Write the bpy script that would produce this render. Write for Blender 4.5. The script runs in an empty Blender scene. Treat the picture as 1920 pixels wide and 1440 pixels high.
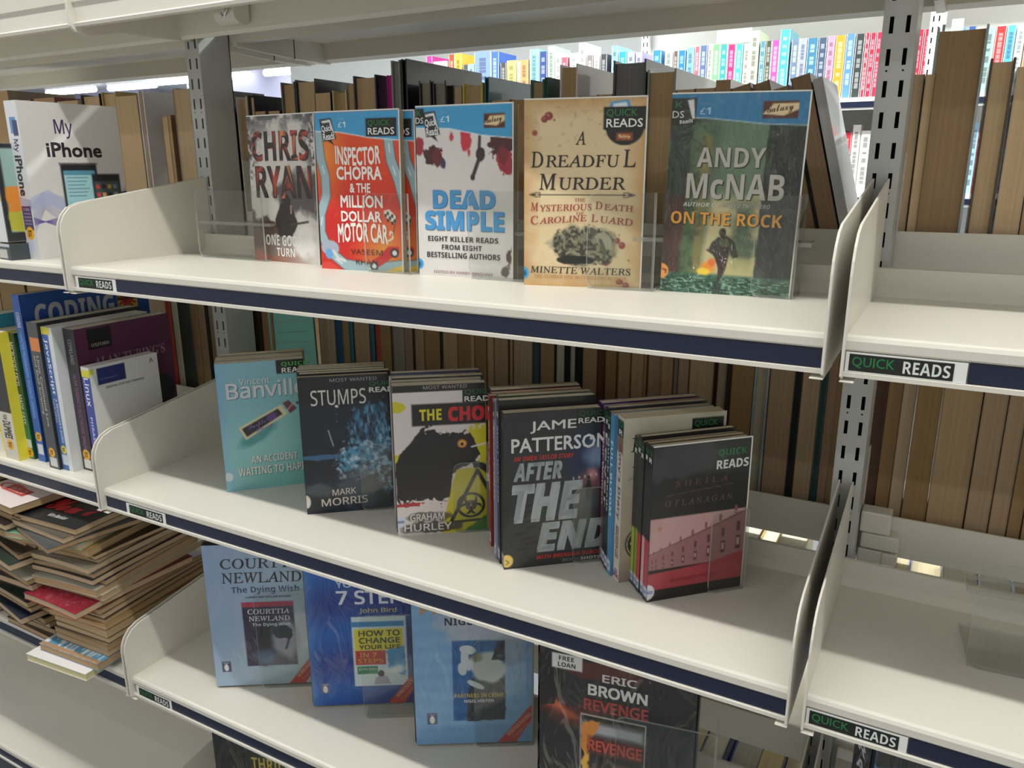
import bpy, math, random
import numpy as np
from mathutils import Vector, Matrix, Euler
random.seed(4)
SC = bpy.context.scene
COL = SC.collection
PI = math.pi
Z1, Z2, Z3, Z4 = 0.0, -.302, -.599, -.886      # shelf heights
# ------------------------------------------------------------------ camera, world, lights, exposure
CAMP = (0.9734, -0.6056, 0.1164); CAMR = (1.3048, 0.0034, 0.5048); FPX = 1477.6
cd = bpy.data.cameras.new('camera'); cam = bpy.data.objects.new('camera', cd); COL.objects.link(cam)
cam.location = CAMP; cam.rotation_euler = CAMR
cd.sensor_width = 36; cd.lens = FPX * 36 / 1920; cd.clip_start = .01
SC.camera = cam
SC.view_settings.view_transform = 'Standard'; SC.view_settings.look = 'None'
SC.view_settings.exposure = 0.0; SC.view_settings.gamma = 1; SC.view_settings.use_curve_mapping = False
w = bpy.data.worlds.new('world'); SC.world = w; w.use_nodes = True
w.node_tree.nodes['Background'].inputs[0].default_value = (1, .975, .925, 1)
w.node_tree.nodes['Background'].inputs[1].default_value = .5
def area(name, loc, sx, sy, power, col=(1, .96, .88), rot=(0, 0, 0)):
    l = bpy.data.lights.new(name, 'AREA'); l.shape = 'RECTANGLE'; l.size = sx; l.size_y = sy; l.energy = power; l.color = col
    o = bpy.data.objects.new(name, l); COL.objects.link(o); o.location = loc; o.rotation_euler = rot
    return o
area('aisle_tube_light', (.4, -.364, 1.31), 4.4, .035, 39, (1, .983, .94))
area('near_row_tube_light', (.6, -2.25, 1.31), 7.0, .05, 24, (.97, .99, 1))
area('far_aisle_tube_light', (.2, 1.45, 1.31), 5.0, .06, 115, (.97, 1, .98))
area('back_room_tube_light', (-6, 6.5, 1.40), 9, .3, 420, (.97, 1, .99))
area('tube_upward_spill', (.2, 1.45, 1.34), 6.0, .06, 40, (.97, 1, .98), (PI, 0, 0))
area('back_room_upward_spill', (-6, 7, 1.30), 12, .5, 160, (.93, .97, 1), (PI, 0, 0))
area('aisle_upward_spill', (.4, -.364, 1.34), 4.4, .035, 14, (1, .975, .91), (PI, 0, 0))

CR = Euler(CAMR).to_matrix()
def at(px, py, ax, val):                                        # the point a sight line meets on a real plane
    d = CR @ Vector(((px - 960) / FPX, -(py - 720) / FPX, -1)); c = Vector(CAMP)
    return c + d * ((val - c[ax]) / d[ax])

# ------------------------------------------------------------------ colour + materials
def s2l(c): return tuple(x / 12.92 if x <= .04045 else ((x + .055) / 1.055) ** 2.4 for x in c)
def hs(h):
    h = h.lstrip('#'); h = ''.join(x * 2 for x in h) if len(h) == 3 else h; return tuple(int(h[i:i + 2], 16) / 255 for i in (0, 2, 4))
def hx(h): return s2l(hs(h)) + (1,)
def newmat(name):
    m = bpy.data.materials.new(name); m.use_nodes = True; nt = m.node_tree
    return m, nt, nt.nodes, nt.links, nt.nodes['Principled BSDF']
def mat_paint(name, col, rough=.38, var=.04, bump=.02, scale=60, dirt=None):
    m, nt, N, L, b = newmat(name)
    tc = N.new('ShaderNodeTexCoord'); n = N.new('ShaderNodeTexNoise'); n.inputs['Scale'].default_value = scale; n.inputs['Detail'].default_value = 5
    L.new(tc.outputs['Object'], n.inputs['Vector'])
    mx = N.new('ShaderNodeMix'); mx.data_type = 'RGBA'; c = hx(col)
    mx.inputs[6].default_value = tuple(x * (1 - var) for x in c[:3]) + (1,); mx.inputs[7].default_value = tuple(min(1, x * (1 + var)) for x in c[:3]) + (1,)
    L.new(n.outputs['Fac'], mx.inputs[0]); out = mx.outputs[2]
    if dirt:
        n2 = N.new('ShaderNodeTexNoise'); n2.inputs['Scale'].default_value = 38; n2.inputs['Detail'].default_value = 8; n2.inputs['Roughness'].default_value = .75
        L.new(tc.outputs['Object'], n2.inputs['Vector'])
        r = N.new('ShaderNodeValToRGB'); r.color_ramp.elements[0].position = .70; r.color_ramp.elements[1].position = .735
        r.color_ramp.elements[0].color = (0, 0, 0, 1); r.color_ramp.elements[1].color = (.55, .55, .55, 1)
        L.new(n2.outputs['Fac'], r.inputs[0])
        m2 = N.new('ShaderNodeMix'); m2.data_type = 'RGBA'; L.new(r.outputs[0], m2.inputs[0]); L.new(out, m2.inputs[6]); m2.inputs[7].default_value = hx(dirt)
        out = m2.outputs[2]
    L.new(out, b.inputs['Base Color']); b.inputs['Roughness'].default_value = rough
    if bump:
        bp = N.new('ShaderNodeBump'); bp.inputs['Strength'].default_value = bump; bp.inputs['Distance'].default_value = .002
        L.new(n.outputs['Fac'], bp.inputs['Height']); L.new(bp.outputs[0], b.inputs['Normal'])
    return m
M = {}
M['paint'] = mat_paint('cream_shelf_paint', '#dad6ca', .36, .015, .015, 140, '#c3bda8')
M['paint_wall'] = mat_paint('white_wall_paint', '#dfe3e0', .8, .02, .05)
M['upright'] = mat_paint('grey_upright_paint', '#b4b7b4', .42, .02, .02, 200)
M['navy'] = mat_paint('navy_label_strip', '#101c38', .35, .05, .01)
M['white'] = mat_paint('white_plastic', '#e4e6e2', .4, .02, .01)
M['black'] = mat_paint('black_plastic', '#101010', .3, .05, .02)
M['dark'] = mat_paint('hollow_shade', '#050505', .9, .05, 0)  # near black for painted shade inside the uprights, and for their punched marks
M['carpet'] = mat_paint('lightened_blue_grey_carpet', '#7d8288', .95, .25, .6, 900)  # carpet tone lightened so the floor bounces more light upward
M['ceil'] = mat_paint('ceiling_tile', '#c9ccd2', .85, .03, .05)
M['lilac'] = mat_paint('lilac_soffit', '#8f8fa2', .8, .03, .03)
M['wood'] = mat_paint('beech_trim', '#c08a50', .5, .12, .02, 30)
m, nt, N, L, b = newmat('chrome'); b.inputs['Metallic'].default_value = 1; b.inputs['Roughness'].default_value = .18; b.inputs['Base Color'].default_value = (.75, .75, .75, 1); M['chrome'] = m
m, nt, N, L, b = newmat('tube_glow'); b.inputs['Emission Color'].default_value = (.97, 1, 1, 1); b.inputs['Emission Strength'].default_value = 9; M['glow'] = m
# clear acrylic: mostly see-through with fresnel reflection
def mat_clear(name, tint, extra):
    m, nt, N, L, b = newmat(name); N.remove(b)
    t = N.new('ShaderNodeBsdfTransparent'); t.inputs[0].default_value = tint
    g = N.new('ShaderNodeBsdfGlossy'); g.inputs['Roughness'].default_value = .04
    f = N.new('ShaderNodeLayerWeight'); f.inputs[0].default_value = .5
    pw = N.new('ShaderNodeMath'); pw.operation = 'POWER'; pw.inputs[1].default_value = 4; L.new(f.outputs['Facing'], pw.inputs[0])
    a = N.new('ShaderNodeMath'); a.operation = 'MULTIPLY_ADD'; a.inputs[1].default_value = .6; a.inputs[2].default_value = .035 + extra; L.new(pw.outputs[0], a.inputs[0])
    x = N.new('ShaderNodeMixShader'); L.new(a.outputs[0], x.inputs[0]); L.new(t.outputs[0], x.inputs[1]); L.new(g.outputs[0], x.inputs[2])
    L.new(x.outputs[0], N['Material Output'].inputs[0]); return m
M['acrylic'] = mat_clear('clear_acrylic', (.95, .96, .95, 1), .0)
m, nt, N, L, b = newmat('acrylic_edge'); N.remove(b)
t = N.new('ShaderNodeBsdfTransparent'); t.inputs[0].default_value = (.8, .82, .8, 1)
g = N.new('ShaderNodeBsdfTranslucent'); g.inputs[0].default_value = (.85, .86, .83, 1); d = N.new('ShaderNodeBsdfDiffuse'); d.inputs[0].default_value = (.8, .8, .76, 1)
a1 = N.new('ShaderNodeMixShader'); a1.inputs[0].default_value = .5; L.new(g.outputs[0], a1.inputs[1]); L.new(d.outputs[0], a1.inputs[2])
a2 = N.new('ShaderNodeMixShader'); a2.inputs[0].default_value = .45; L.new(t.outputs[0], a2.inputs[1]); L.new(a1.outputs[0], a2.inputs[2])
L.new(a2.outputs[0], N['Material Output'].inputs[0]); M['acrylic_edge'] = m
# print: colour carried by the mesh (ink on the cover), laminated
def mat_print(name, rough, coat, crinkle, dist=.002, cscale=55, cr=.12):
    m, nt, N, L, b = newmat(name)
    a = N.new('ShaderNodeAttribute'); a.attribute_name = 'Col'; L.new(a.outputs['Color'], b.inputs['Base Color'])
    b.inputs['Roughness'].default_value = rough; b.inputs['Coat Weight'].default_value = coat; b.inputs['Coat Roughness'].default_value = cr
    tc = N.new('ShaderNodeTexCoord'); n = N.new('ShaderNodeTexNoise'); n.inputs['Scale'].default_value = cscale; n.inputs['Detail'].default_value = 3; n.inputs['Distortion'].default_value = 1.2
    mp = N.new('ShaderNodeMapping'); mp.inputs['Scale'].default_value = (1, 1, .45); mp.inputs['Rotation'].default_value = (0, .6, 0)
    L.new(tc.outputs['Object'], mp.inputs[0]); L.new(mp.outputs[0], n.inputs['Vector'])
    bp = N.new('ShaderNodeBump'); bp.inputs['Strength'].default_value = crinkle; bp.inputs['Distance'].default_value = dist
    L.new(n.outputs['Fac'], bp.inputs['Height']); L.new(bp.outputs[0], b.inputs['Coat Normal'])
    return m
M['print'] = mat_print('laminated_print', .45, .35, .25)
M['print_flat'] = mat_print('matt_print', .6, .05, .1)
M['print_crinkle'] = mat_print('print_under_crinkled_plastic', .45, 1.0, 1.0, .05, 52, .05)
M['print_loose'] = mat_print('print_under_loose_plastic', .5, .8, 1.0, .022, 24, .06)
def mat_obj(name, paper):
    m, nt, N, L, b = newmat(name); oi = N.new('ShaderNodeObjectInfo')
    tc = N.new('ShaderNodeTexCoord'); mp = N.new('ShaderNodeMapping'); n = N.new('ShaderNodeTexNoise')
    n.inputs['Detail'].default_value = 4
    if paper: mp.inputs['Scale'].default_value = (6, 900, 6); n.inputs['Scale'].default_value = 2
    else: n.inputs['Scale'].default_value = 40
    L.new(tc.outputs['Object'], mp.inputs[0]); L.new(mp.outputs[0], n.inputs['Vector'])
    r = N.new('ShaderNodeMapRange'); r.inputs[3].default_value = .72 if paper else .9; r.inputs[4].default_value = 1.18 if paper else 1.08; L.new(n.outputs['Fac'], r.inputs[0])
    v = N.new('ShaderNodeVectorMath'); v.operation = 'SCALE'; L.new(oi.outputs['Color'], v.inputs[0]); L.new(r.outputs[0], v.inputs['Scale'])
    L.new(v.outputs[0], b.inputs['Base Color']); b.inputs['Roughness'].default_value = .85 if paper else .35
    if not paper: b.inputs['Coat Weight'].default_value = .3
    bp = N.new('ShaderNodeBump'); bp.inputs['Strength'].default_value = .25 if paper else .05; bp.inputs['Distance'].default_value = .0006; L.new(n.outputs['Fac'], bp.inputs['Height']); L.new(bp.outputs[0], b.inputs['Normal'])
    return m
M['paper'] = mat_obj('page_edges', True)
M['cover'] = mat_obj('plain_cover', False)

# ------------------------------------------------------------------ object helpers
def link(name, me, parent=None, kind=None):
    o = bpy.data.objects.new(name, me); COL.objects.link(o)
    if parent is not None: o.parent = parent
    if kind: o['kind'] = kind
    return o
def tag(o, label, cat, group=None):
    o['label'] = label; o['category'] = cat
    if group: o['group'] = group
    return o
def thing(name, label, cat, loc=(0, 0, 0), rot=(0, 0, 0), group=None):
    o = bpy.data.objects.new(name, None); COL.objects.link(o); o.location = loc; o.rotation_euler = rot; o.empty_display_size = .02
    return tag(o, label, cat, group)
class MB:
    def __init__(s): s.v = []; s.f = []; s.m = []; s.c = []
    def face(s, pts, mi=0):
        k = len(s.v); s.v += [tuple(p) for p in pts]; s.f.append(tuple(range(k, k + len(pts)))); s.m.append(mi)
    def box(s, x0, x1, y0, y1, z0, z1, mi=0):
        k = len(s.v); s.v += [(x, y, z) for x in (x0, x1) for y in (y0, y1) for z in (z0, z1)]
        for f in ((0, 1, 3, 2), (4, 6, 7, 5), (0, 4, 5, 1), (2, 3, 7, 6), (0, 2, 6, 4), (1, 5, 7, 3)): s.f.append(tuple(k + i for i in f)); s.m.append(mi)
    def prism(s, prof, axis, a, b, mi=0, mcap=None):          # prof: 2D loop in the two other axes
        n = len(prof); k = len(s.v)
        for t in (a, b):
            for p, q in prof:
                s.v.append({0: (t, p, q), 1: (p, t, q), 2: (p, q, t)}[axis])
        for i in range(n): j = (i + 1) % n; s.f.append((k + i, k + j, k + n + j, k + n + i)); s.m.append(mi)
        c = mi if mcap is None else mcap
        s.f.append(tuple(k + i for i in reversed(range(n)))); s.m.append(c); s.f.append(tuple(k + n + i for i in range(n))); s.m.append(c)
    def tube(s, pts, r, n=8, mi=0):
        pts = [Vector(p) for p in pts]; k = len(s.v)
        for i, p in enumerate(pts):
            t = (pts[min(i + 1, len(pts) - 1)] - pts[max(i - 1, 0)]).normalized(); a = t.orthogonal().normalized(); c = t.cross(a)
            for j in range(n): s.v.append(tuple(p + (a * math.cos(2 * PI * j / n) + c * math.sin(2 * PI * j / n)) * r))
        for i in range(len(pts) - 1):
            for j in range(n): q = (j + 1) % n; s.f.append((k + i * n + j, k + i * n + q, k + (i + 1) * n + q, k + (i + 1) * n + j)); s.m.append(mi)
        s.f.append(tuple(k + j for j in reversed(range(n)))); s.m.append(mi); s.f.append(tuple(k + (len(pts) - 1) * n + j for j in range(n))); s.m.append(mi)
    def mesh(s, name, mats, smooth=False):
        me = bpy.data.meshes.new(name); me.from_pydata(s.v, [], s.f)
        for m in mats: me.materials.append(m)
        me.polygons.foreach_set('material_index', s.m)
        import bmesh
        bm = bmesh.new(); bm.from_mesh(me); bmesh.ops.recalc_face_normals(bm, faces=bm.faces); bm.to_mesh(me); bm.free()
        if smooth:
            for p in me.polygons: p.use_smooth = True
        me.update(); return me
    def build(s, name, mats, parent=None, kind=None, smooth=False, color=None):
        if not isinstance(mats, (list, tuple)): mats = [mats]
        o = link(name, s.mesh(name, mats, smooth), parent, kind)
        if color: o.color = hx(color)
        return o

# ------------------------------------------------------------------ printed artwork: a colour grid plus lettering
def mapu(s, U, Lw, D=None):
    o = ''
    for c in s:
        if 'A' <= c <= 'Z': o += chr(U + ord(c) - 65)
        elif 'a' <= c <= 'z': o += chr(Lw + ord(c) - 97)
        elif c.isdigit() and D: o += chr(D + ord(c) - 48)
        else: o += c
    return o
STY = {'n': lambda s: s, 'b': lambda s: mapu(s, 0x1D5D4, 0x1D5EE, 0x1D7EC), 's': lambda s: mapu(s, 0x1D400, 0x1D41A, 0x1D7CE),
       'i': lambda s: ''.join('\u210e' if c == 'h' else mapu(c, 0x1D434, 0x1D44E) for c in s), 'm': lambda s: mapu(s, 0x1D670, 0x1D68A, 0x1D7F6),
       'bi': lambda s: mapu(s, 0x1D63C, 0x1D656), 'sc': lambda s: mapu(s, 0x1D4D0, 0x1D4EA), 't': lambda s: mapu(s, 0x1D5A0, 0x1D5BA, 0x1D7E2)}
fcu = bpy.data.curves.new('glyphs', 'FONT'); fob = bpy.data.objects.new('glyphs', fcu); fcu.resolution_u = 2
GC = {}
def glyphs(s, st, off):
    k = (s, st, off)
    if k in GC: return GC[k]
    fcu.body = STY[st](s)
    me = fob.to_mesh(); me.calc_loop_triangles()
    v = np.array([q.co[:2] for q in me.vertices]).reshape(-1, 2); t = [tuple(q.vertices) for q in me.loop_triangles]
    fob.to_mesh_clear()
    if off and len(v):
        k_ = len(v); o = off * .8; v = np.concatenate([v + np.array(d) for d in ((-o, -o), (o, -o), (o, o), (-o, o))]); t = [tuple(i + k_ * j for i in q) for j in range(4) for q in t]
    if len(v):
        if st == 'i': v[:, 0] -= .19 * v[:, 1]
        lo = v.min(0); hi = v.max(0); v = (v - lo) / np.maximum(hi - lo, 1e-6)
    GC[k] = (v, t); return GC[k]
def vnoise(U, V, sc, seed, oc=4):
    r = np.random.RandomState(seed); out = np.zeros_like(U); amp = 1; tot = 0
    for o in range(oc):
        lat = r.rand(67, 67); x = U * sc + 7.3 * o; y = V * sc + 3.1 * o
        xi = np.floor(x).astype(int); yi = np.floor(y).astype(int); fx = x - xi; fy = y - yi; fx = fx * fx * (3 - 2 * fx); fy = fy * fy * (3 - 2 * fy)
        g = lambda a, b_: lat[(yi + b_) % 67, (xi + a) % 67]
        out += amp * ((g(0, 0) * (1 - fx) + g(1, 0) * fx) * (1 - fy) + (g(0, 1) * (1 - fx) + g(1, 1) * fx) * fy); tot += amp; amp *= .5; sc *= 2
    return out / tot
class Cv:
    """artwork of W x H metres; u to the right, v down, both 0..1"""
    def __init__(s, W, H, base='#ffffff', res=.0011):
        s.W, s.H = W, H; nx = max(2, int(W / res)); ny = max(2, int(H / res)); s.nx, s.ny = nx, ny
        s.U, s.V = np.meshgrid(np.linspace(0, 1, nx + 1), np.linspace(0, 1, ny + 1)); s.A = H / W
        s.a = np.ones((ny + 1, nx + 1, 3)) * np.array(hs(base)); s.t = []; s.px = 1.0 / nx
    def mix(s, m, col):
        c = np.array(hs(col)) if isinstance(col, str) else np.array(col); m = np.clip(m, 0, 1)[..., None]; s.a = s.a * (1 - m) + c * m; return s
    def soft(s, d, w=None): w = w or s.px; return np.clip(.5 - d / w, 0, 1)          # d<0 inside
    def n(s, sc, seed, oc=4): return vnoise(s.U, s.V * s.A, sc, seed, oc)
    def grad(s, c0, c1, f=None):
        f = s.V if f is None else f; f = np.clip(f, 0, 1)[..., None]; s.a = np.array(hs(c0)) * (1 - f) + np.array(hs(c1)) * f; return s
    def rect(s, u0, v0, u1, v1, col, al=1, w=None):
        m = s.soft(np.maximum(np.maximum(u0 - s.U, s.U - u1), np.maximum(v0 - s.V, s.V - v1) * s.A), w); return s.mix(m * al, col)
    def ell(s, cu, cv, ru, rv, col, rough=0, seed=1, w=None, al=1, rot=0, sc=12):
        x = s.U - cu; y = (s.V - cv) * s.A; c_, s_ = math.cos(rot), math.sin(rot); x, y = x * c_ + y * s_, -x * s_ + y * c_
        d = np.sqrt((x / ru) ** 2 + (y / (rv * s.A)) ** 2) - 1 + rough * (s.n(sc, seed, 3) - .5) * 2
        return s.mix(s.soft(d * ru, w) * al, col)
    def poly(s, pts, col, al=1, wob=0, seed=1, w=None):
        U = s.U + (wob * (s.n(14, seed) - .5) if wob else 0); V = s.V + (wob * (s.n(14, seed + 9) - .5) if wob else 0)
        ins = np.zeros(U.shape, bool); dist = np.full(U.shape, 9.); n = len(pts)
        for i in range(n):
            (x0, y0), (x1, y1) = pts[i], pts[(i + 1) % n]
            if y0 != y1:
                c = ((y0 > V) != (y1 > V)) & (U < (x1 - x0) * (V - y0) / (y1 - y0) + x0); ins ^= c
            ax, ay, bx, by = x0, y0 * s.A, x1, y1 * s.A; dx, dy = bx - ax, by - ay; l2 = dx * dx + dy * dy + 1e-12
            t = np.clip(((U - ax) * dx + (V * s.A - ay) * dy) / l2, 0, 1); dist = np.minimum(dist, np.hypot(U - ax - t * dx, V * s.A - ay - t * dy))
        d = np.where(ins, -dist, dist); return s.mix(s.soft(d, w) * al, col)
    def line(s, pts, wd, col, al=1, w=None):
        dist = np.full(s.U.shape, 9.)
        for (x0, y0), (x1, y1) in zip(pts[:-1], pts[1:]):
            ax, ay, bx, by = x0, y0 * s.A, x1, y1 * s.A; dx, dy = bx - ax, by - ay
            t = np.clip(((s.U - ax) * dx + (s.V * s.A - ay) * dy) / (dx * dx + dy * dy + 1e-12), 0, 1); dist = np.minimum(dist, np.hypot(s.U - ax - t * dx, s.V * s.A - ay - t * dy))
        return s.mix(s.soft(dist - wd / 2, w) * al, col)
    def tx(s, txt, box, col, st='b', off=0, down=False, rot=0, sk=0, shear=0, arc=0):
        s.t.append((txt, box, col, st, off, down, rot, sk, shear, arc)); return s
    def tpts(s):
        V, F, C = [], [], []
        for ix, (txt, (u0, v0, u1, v1), col, st, off, down, rot, sk, shear, arc) in enumerate(s.t):
            g, tr = glyphs(txt, st, off)
            if not len(g): continue
            gx = g[:, 0] + shear * (g[:, 1] - .5); gy = g[:, 1]
            if down: u = u0 + gy * (u1 - u0); v = v0 + gx * (v1 - v0)
            else: u = u0 + gx * (u1 - u0); v = v1 - gy * (v1 - v0) + sk * (gx - .5) + arc * (4 * (gx - .5) ** 2 - 1)
            if rot:
                cu, cv = (u0 + u1) / 2, (v0 + v1) / 2; x = u - cu; y = (v - cv) * s.A; a = math.radians(rot)
                u = cu + x * math.cos(a) - y * math.sin(a); v = cv + (x * math.sin(a) + y * math.cos(a)) / s.A
            k = len(V); q_ = len(u) // 4; V += [(a_, b_, .00015 + ix * .00004 + (n_ // q_ * .000009 if off else 0)) for n_, (a_, b_) in enumerate(zip(u, v))]; F += [tuple(k + i for i in t) for t in tr]
            if callable(col): C += [col(a_, b_) for a_, b_ in zip(u, v)]
            else: C += [hs(col)] * len(u)
        return V, F, C
def setcol(me, C):
    at_ = me.color_attributes.new('Col', 'FLOAT_COLOR', 'POINT')
    C = np.array(C); C = np.where(C <= .04045, C / 12.92, ((np.clip(C, 0, 1) + .055) / 1.055) ** 2.4)
    at_.data.foreach_set('color', np.concatenate([C, np.ones((len(C), 1))], 1).ravel().astype(np.float32))
def art(cv, fn, name, parent, mat, lname='lettering', lift=None):
    """fn(u,v,h)->local 3D point, h = height off the sheet"""
    V = [fn(u, v, 0) for u, v in zip(cv.U.ravel(), cv.V.ravel())]; w_ = cv.nx + 1
    F = [(j * w_ + i, (j + 1) * w_ + i, (j + 1) * w_ + i + 1, j * w_ + i + 1) for j in range(cv.ny) for i in range(cv.nx)]
    me = bpy.data.meshes.new(name); me.from_pydata(V, [], F); setcol(me, cv.a.reshape(-1, 3)); me.materials.append(mat)
    o = link(name, me, parent)
    tv, tf, tcn = cv.tpts()
    if tv:
        me = bpy.data.meshes.new(lname); me.from_pydata([fn(u, v, h) for u, v, h in tv], [], tf); setcol(me, tcn); me.materials.append(mat)
        lo = link(lname, me, o, 'stuff')
    return o
# ------------------------------------------------------------------ books
TAN = '#a08a6c'
def book(label, loc, yaw, W, H, T, front=None, spine=None, body='#202020', pages=TAN, group=None, lean=0, roll=0, mat='print', hard=False, name='book', cat='book', sleeve=False, flat=False):
    """local x = across the front cover from the spine, y = into the book, z = up"""
    R = thing(name, label, cat, loc, (-lean, roll, yaw), group); ct = .0022 if hard else .0006; ov = .003 if hard else .0004
    m = MB(); n = 5                                                        # page block, hollow fore-edge when hard
    m.box(ct, W - ov - .0006, ct, T - ct, ov, H - ov); m.build('page_block', M['paper'], R, color=pages)
    def fc(u, v, h): return (u * W, -.0001 - h, H - v * H)
    def fs(u, v, h): return (-.0001 - h, T - u * T, H - v * H)
    m = MB(); m.box(0, W, 0, ct, 0, H); c = m.build('front_cover', M['cover'], R, color=body)
    if isinstance(front, Cv): art(front, fc, 'cover_art', c, M[mat])
    m = MB(); m.box(0, W, T - ct, T, 0, H); m.build('back_cover', M['cover'], R, color=body)
    m = MB(); m.box(0, ct, ct, T - ct, 0, H); c = m.build('spine', M['cover'], R, color=body)
    if isinstance(spine, Cv): art(spine, fs, 'spine_art', c, M[mat])
    if sleeve:
        m = MB(); m.box(0, W + .001, -.0006, .0004, H, H + .0013); m.box(W, W + .0013, -.0006, .0004, 0, H + .0013)
        m.build('sleeve_seam', M['white'], R)
    return R
def quick(cv, u0, v0, u1, v1, sep=True, green='#1f7a3e', bg='#0c100e'):
    if bg: cv.rect(u0, v0, u1, v1, bg)
    h = v1 - v0; w_ = u1 - u0
    cv.tx('QUICK', (u0 + .07 * w_, v0 + .10 * h, u0 + .80 * w_, v0 + .47 * h), green, 'n', .01)
    cv.tx('READS', (u0 + .07 * w_, v0 + .52 * h, u0 + .93 * w_, v0 + .90 * h), '#e8eae6', 'n', .015); return cv
def qbubble(cv, u, v, w_, h, rot=-6):
    cv.poly([(u, v + .05 * h), (u + w_ * .72, v), (u + w_, v + .8 * h), (u + .7 * w_, v + .85 * h), (u + .85 * w_, v + 1.05 * h), (u + .45 * w_, v + .88 * h), (u + .18 * w_, v + .9 * h)], '#26292c')
    cv.poly([(u + .12 * w_, v + .12 * h), (u + w_ * .66, v + .06 * h), (u + .9 * w_, v + .6 * h), (u + .84 * w_, v + .62 * h), (u + .6 * w_, v + .16 * h), (u + .16 * w_, v + .2 * h)], '#eceff0')
    cv.tx('Quick', (u + .12 * w_, v + .26 * h, u + .78 * w_, v + .56 * h), '#f2f4f4', 'n', .02, rot=rot); cv.tx('Reads', (u + .2 * w_, v + .56 * h, u + .9 * w_, v + .84 * h), '#f2f4f4', 'n', .02, rot=rot); return cv
def galaxy(cv, u0, v0, u1, v1):
    cv.rect(u0, v0, u1, v1, '#5a2a1c'); cv.poly([(u0, v0 + .75 * (v1 - v0)), (u0 + .3 * (u1 - u0), v0 + .15 * (v1 - v0)), (u1, v0 + .12 * (v1 - v0)), (u1, v0 + .5 * (v1 - v0)), (u0 + .6 * (u1 - u0), v0 + .85 * (v1 - v0))], '#e6cfa0')
    cv.tx('Galaxy', (u0 + .1 * (u1 - u0), v0 + .18 * (v1 - v0), u0 + .86 * (u1 - u0), v0 + .78 * (v1 - v0)), '#2a120c', 'sc', rot=-8); return cv
# --PART2--
# ------------------------------------------------------------------ room shell
def struct(name, m, mat): return m.build(name, mat, None, 'structure')
m = MB(); m.box(-16, 6, -.9, 13, -1.02, -.99); struct('floor', m, M['carpet'])
m = MB(); m.box(-16, 6, -2.3, 13, 1.46, 1.5); struct('ceiling', m, M['ceil'])
m = MB(); m.box(-16, 6, 12, 12.1, -.99, 1.46); struct('wall_back', m, M['paint_wall'])
m = MB(); m.box(-2.75, -.45, 3.3, 3.45, -.99, 1.46); struct('wall_middle', m, M['paint_wall'])
m = MB(); m.box(-9.2, -6.9, 7.9, 8.3, .98, 1.46); m.box(-14, -11.2, 8.6, 9.0, .55, 1.46); m.build('trim_1', M['lilac'], None, 'structure')
k = 0
for (x0, x1, y, lab) in ((-12.6, -11.35, 7.9, 'leftmost'), (-11.05, -9.95, 7.95, 'second from the left'), (-9.85, -7.75, 7.75, 'long one just left of the grey upright'), (-7.4, -6.55, 7.7, 'just right of the left upright'), (-10.3, -8.0, 9.2, 'lowest and farthest back'), (.2, .72, 7.8, 'half behind the right upright'), (.98, 2.2, 7.8, 'top right corner of the view')):
    t = thing('ceiling_light', 'glowing fluorescent ceiling tube far across the room, ' + lab, 'light', ((x0 + x1) / 2, y, 1.44)); hw = (x1 - x0) / 2
    m = MB(); m.box(-hw, hw, -.05, .05, -.02, .02); m.build('fitting', M['white'], t)
    m = MB(); m.tube([(-hw, 0, -.06), (-hw + .03, 0, -.065), (hw - .03, 0, -.065), (hw, 0, -.06)], .045, 10); m.build('tube', M['glow'], t, smooth=True)

# ------------------------------------------------------------------ shelving
PANEL = [(.226, .107), (.145, .095), (.062, .083), (.024, .0775), (.010, .072), (.001, .063), (-.004, .053), (-.006, .043), (-.006, -.030), (.004, -.034), (.226, -.030)]
PROF = [(.217, .026), (.217, -.022), (.2, -.022), (.2, -.0035), (.010, -.0035), (.010, -.0305), (-.001, -.0305), (-.001, -.0272), (.0045, -.0265), (.0045, -.0115), (.0015, -.0115), (.0002, -.010), (0, -.004), (.0012, -.0012), (.004, 0), (.204, 0), (.2125, .0075), (.2125, .0255), (.2142, .026)]
def panel(R, x0, x1, y0=0, prof=PANEL, fl=1):
    m = MB(); m.prism([(p[0] + y0, p[1]) for p in prof], 0, x0, x1)
    d = (x1 + .008) if fl > 0 else (x0 - .008); m.box(min(x0, d), max(x1, d), y0 - .004, y0 + .05, -.0345, -.0335)
    o = m.build('end_panel', M['paint'], R); bv = o.modifiers.new('edge', 'BEVEL'); bv.width = .0006; bv.segments = 2; bv.limit_method = 'ANGLE'; return o
def label_plate(R, x0, x1, y, card=None):
    """printed QUICK READS plate on its white card"""
    c0, c1 = card or (x0 - .004, x1 + .006)
    m = MB(); m.box(c0, c1, y - .0008, y, -.0268, -.0120); c = m.build('label_card', M['white'], R)
    cv = Cv(x1 - x0, .0125, '#0e1512', .002)
    cv.tx('QUICK', (.03, .14, .45, .82), '#1d7a3c', 'n', .008); cv.tx('READS', (.53, .14, .97, .86), '#d8dbda', 'b')
    art(cv, lambda u, v, h: (x0 + u * (x1 - x0), y - .001 - h, -.0133 - v * .0125), 'label_print', c, M['print_flat'])
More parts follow.
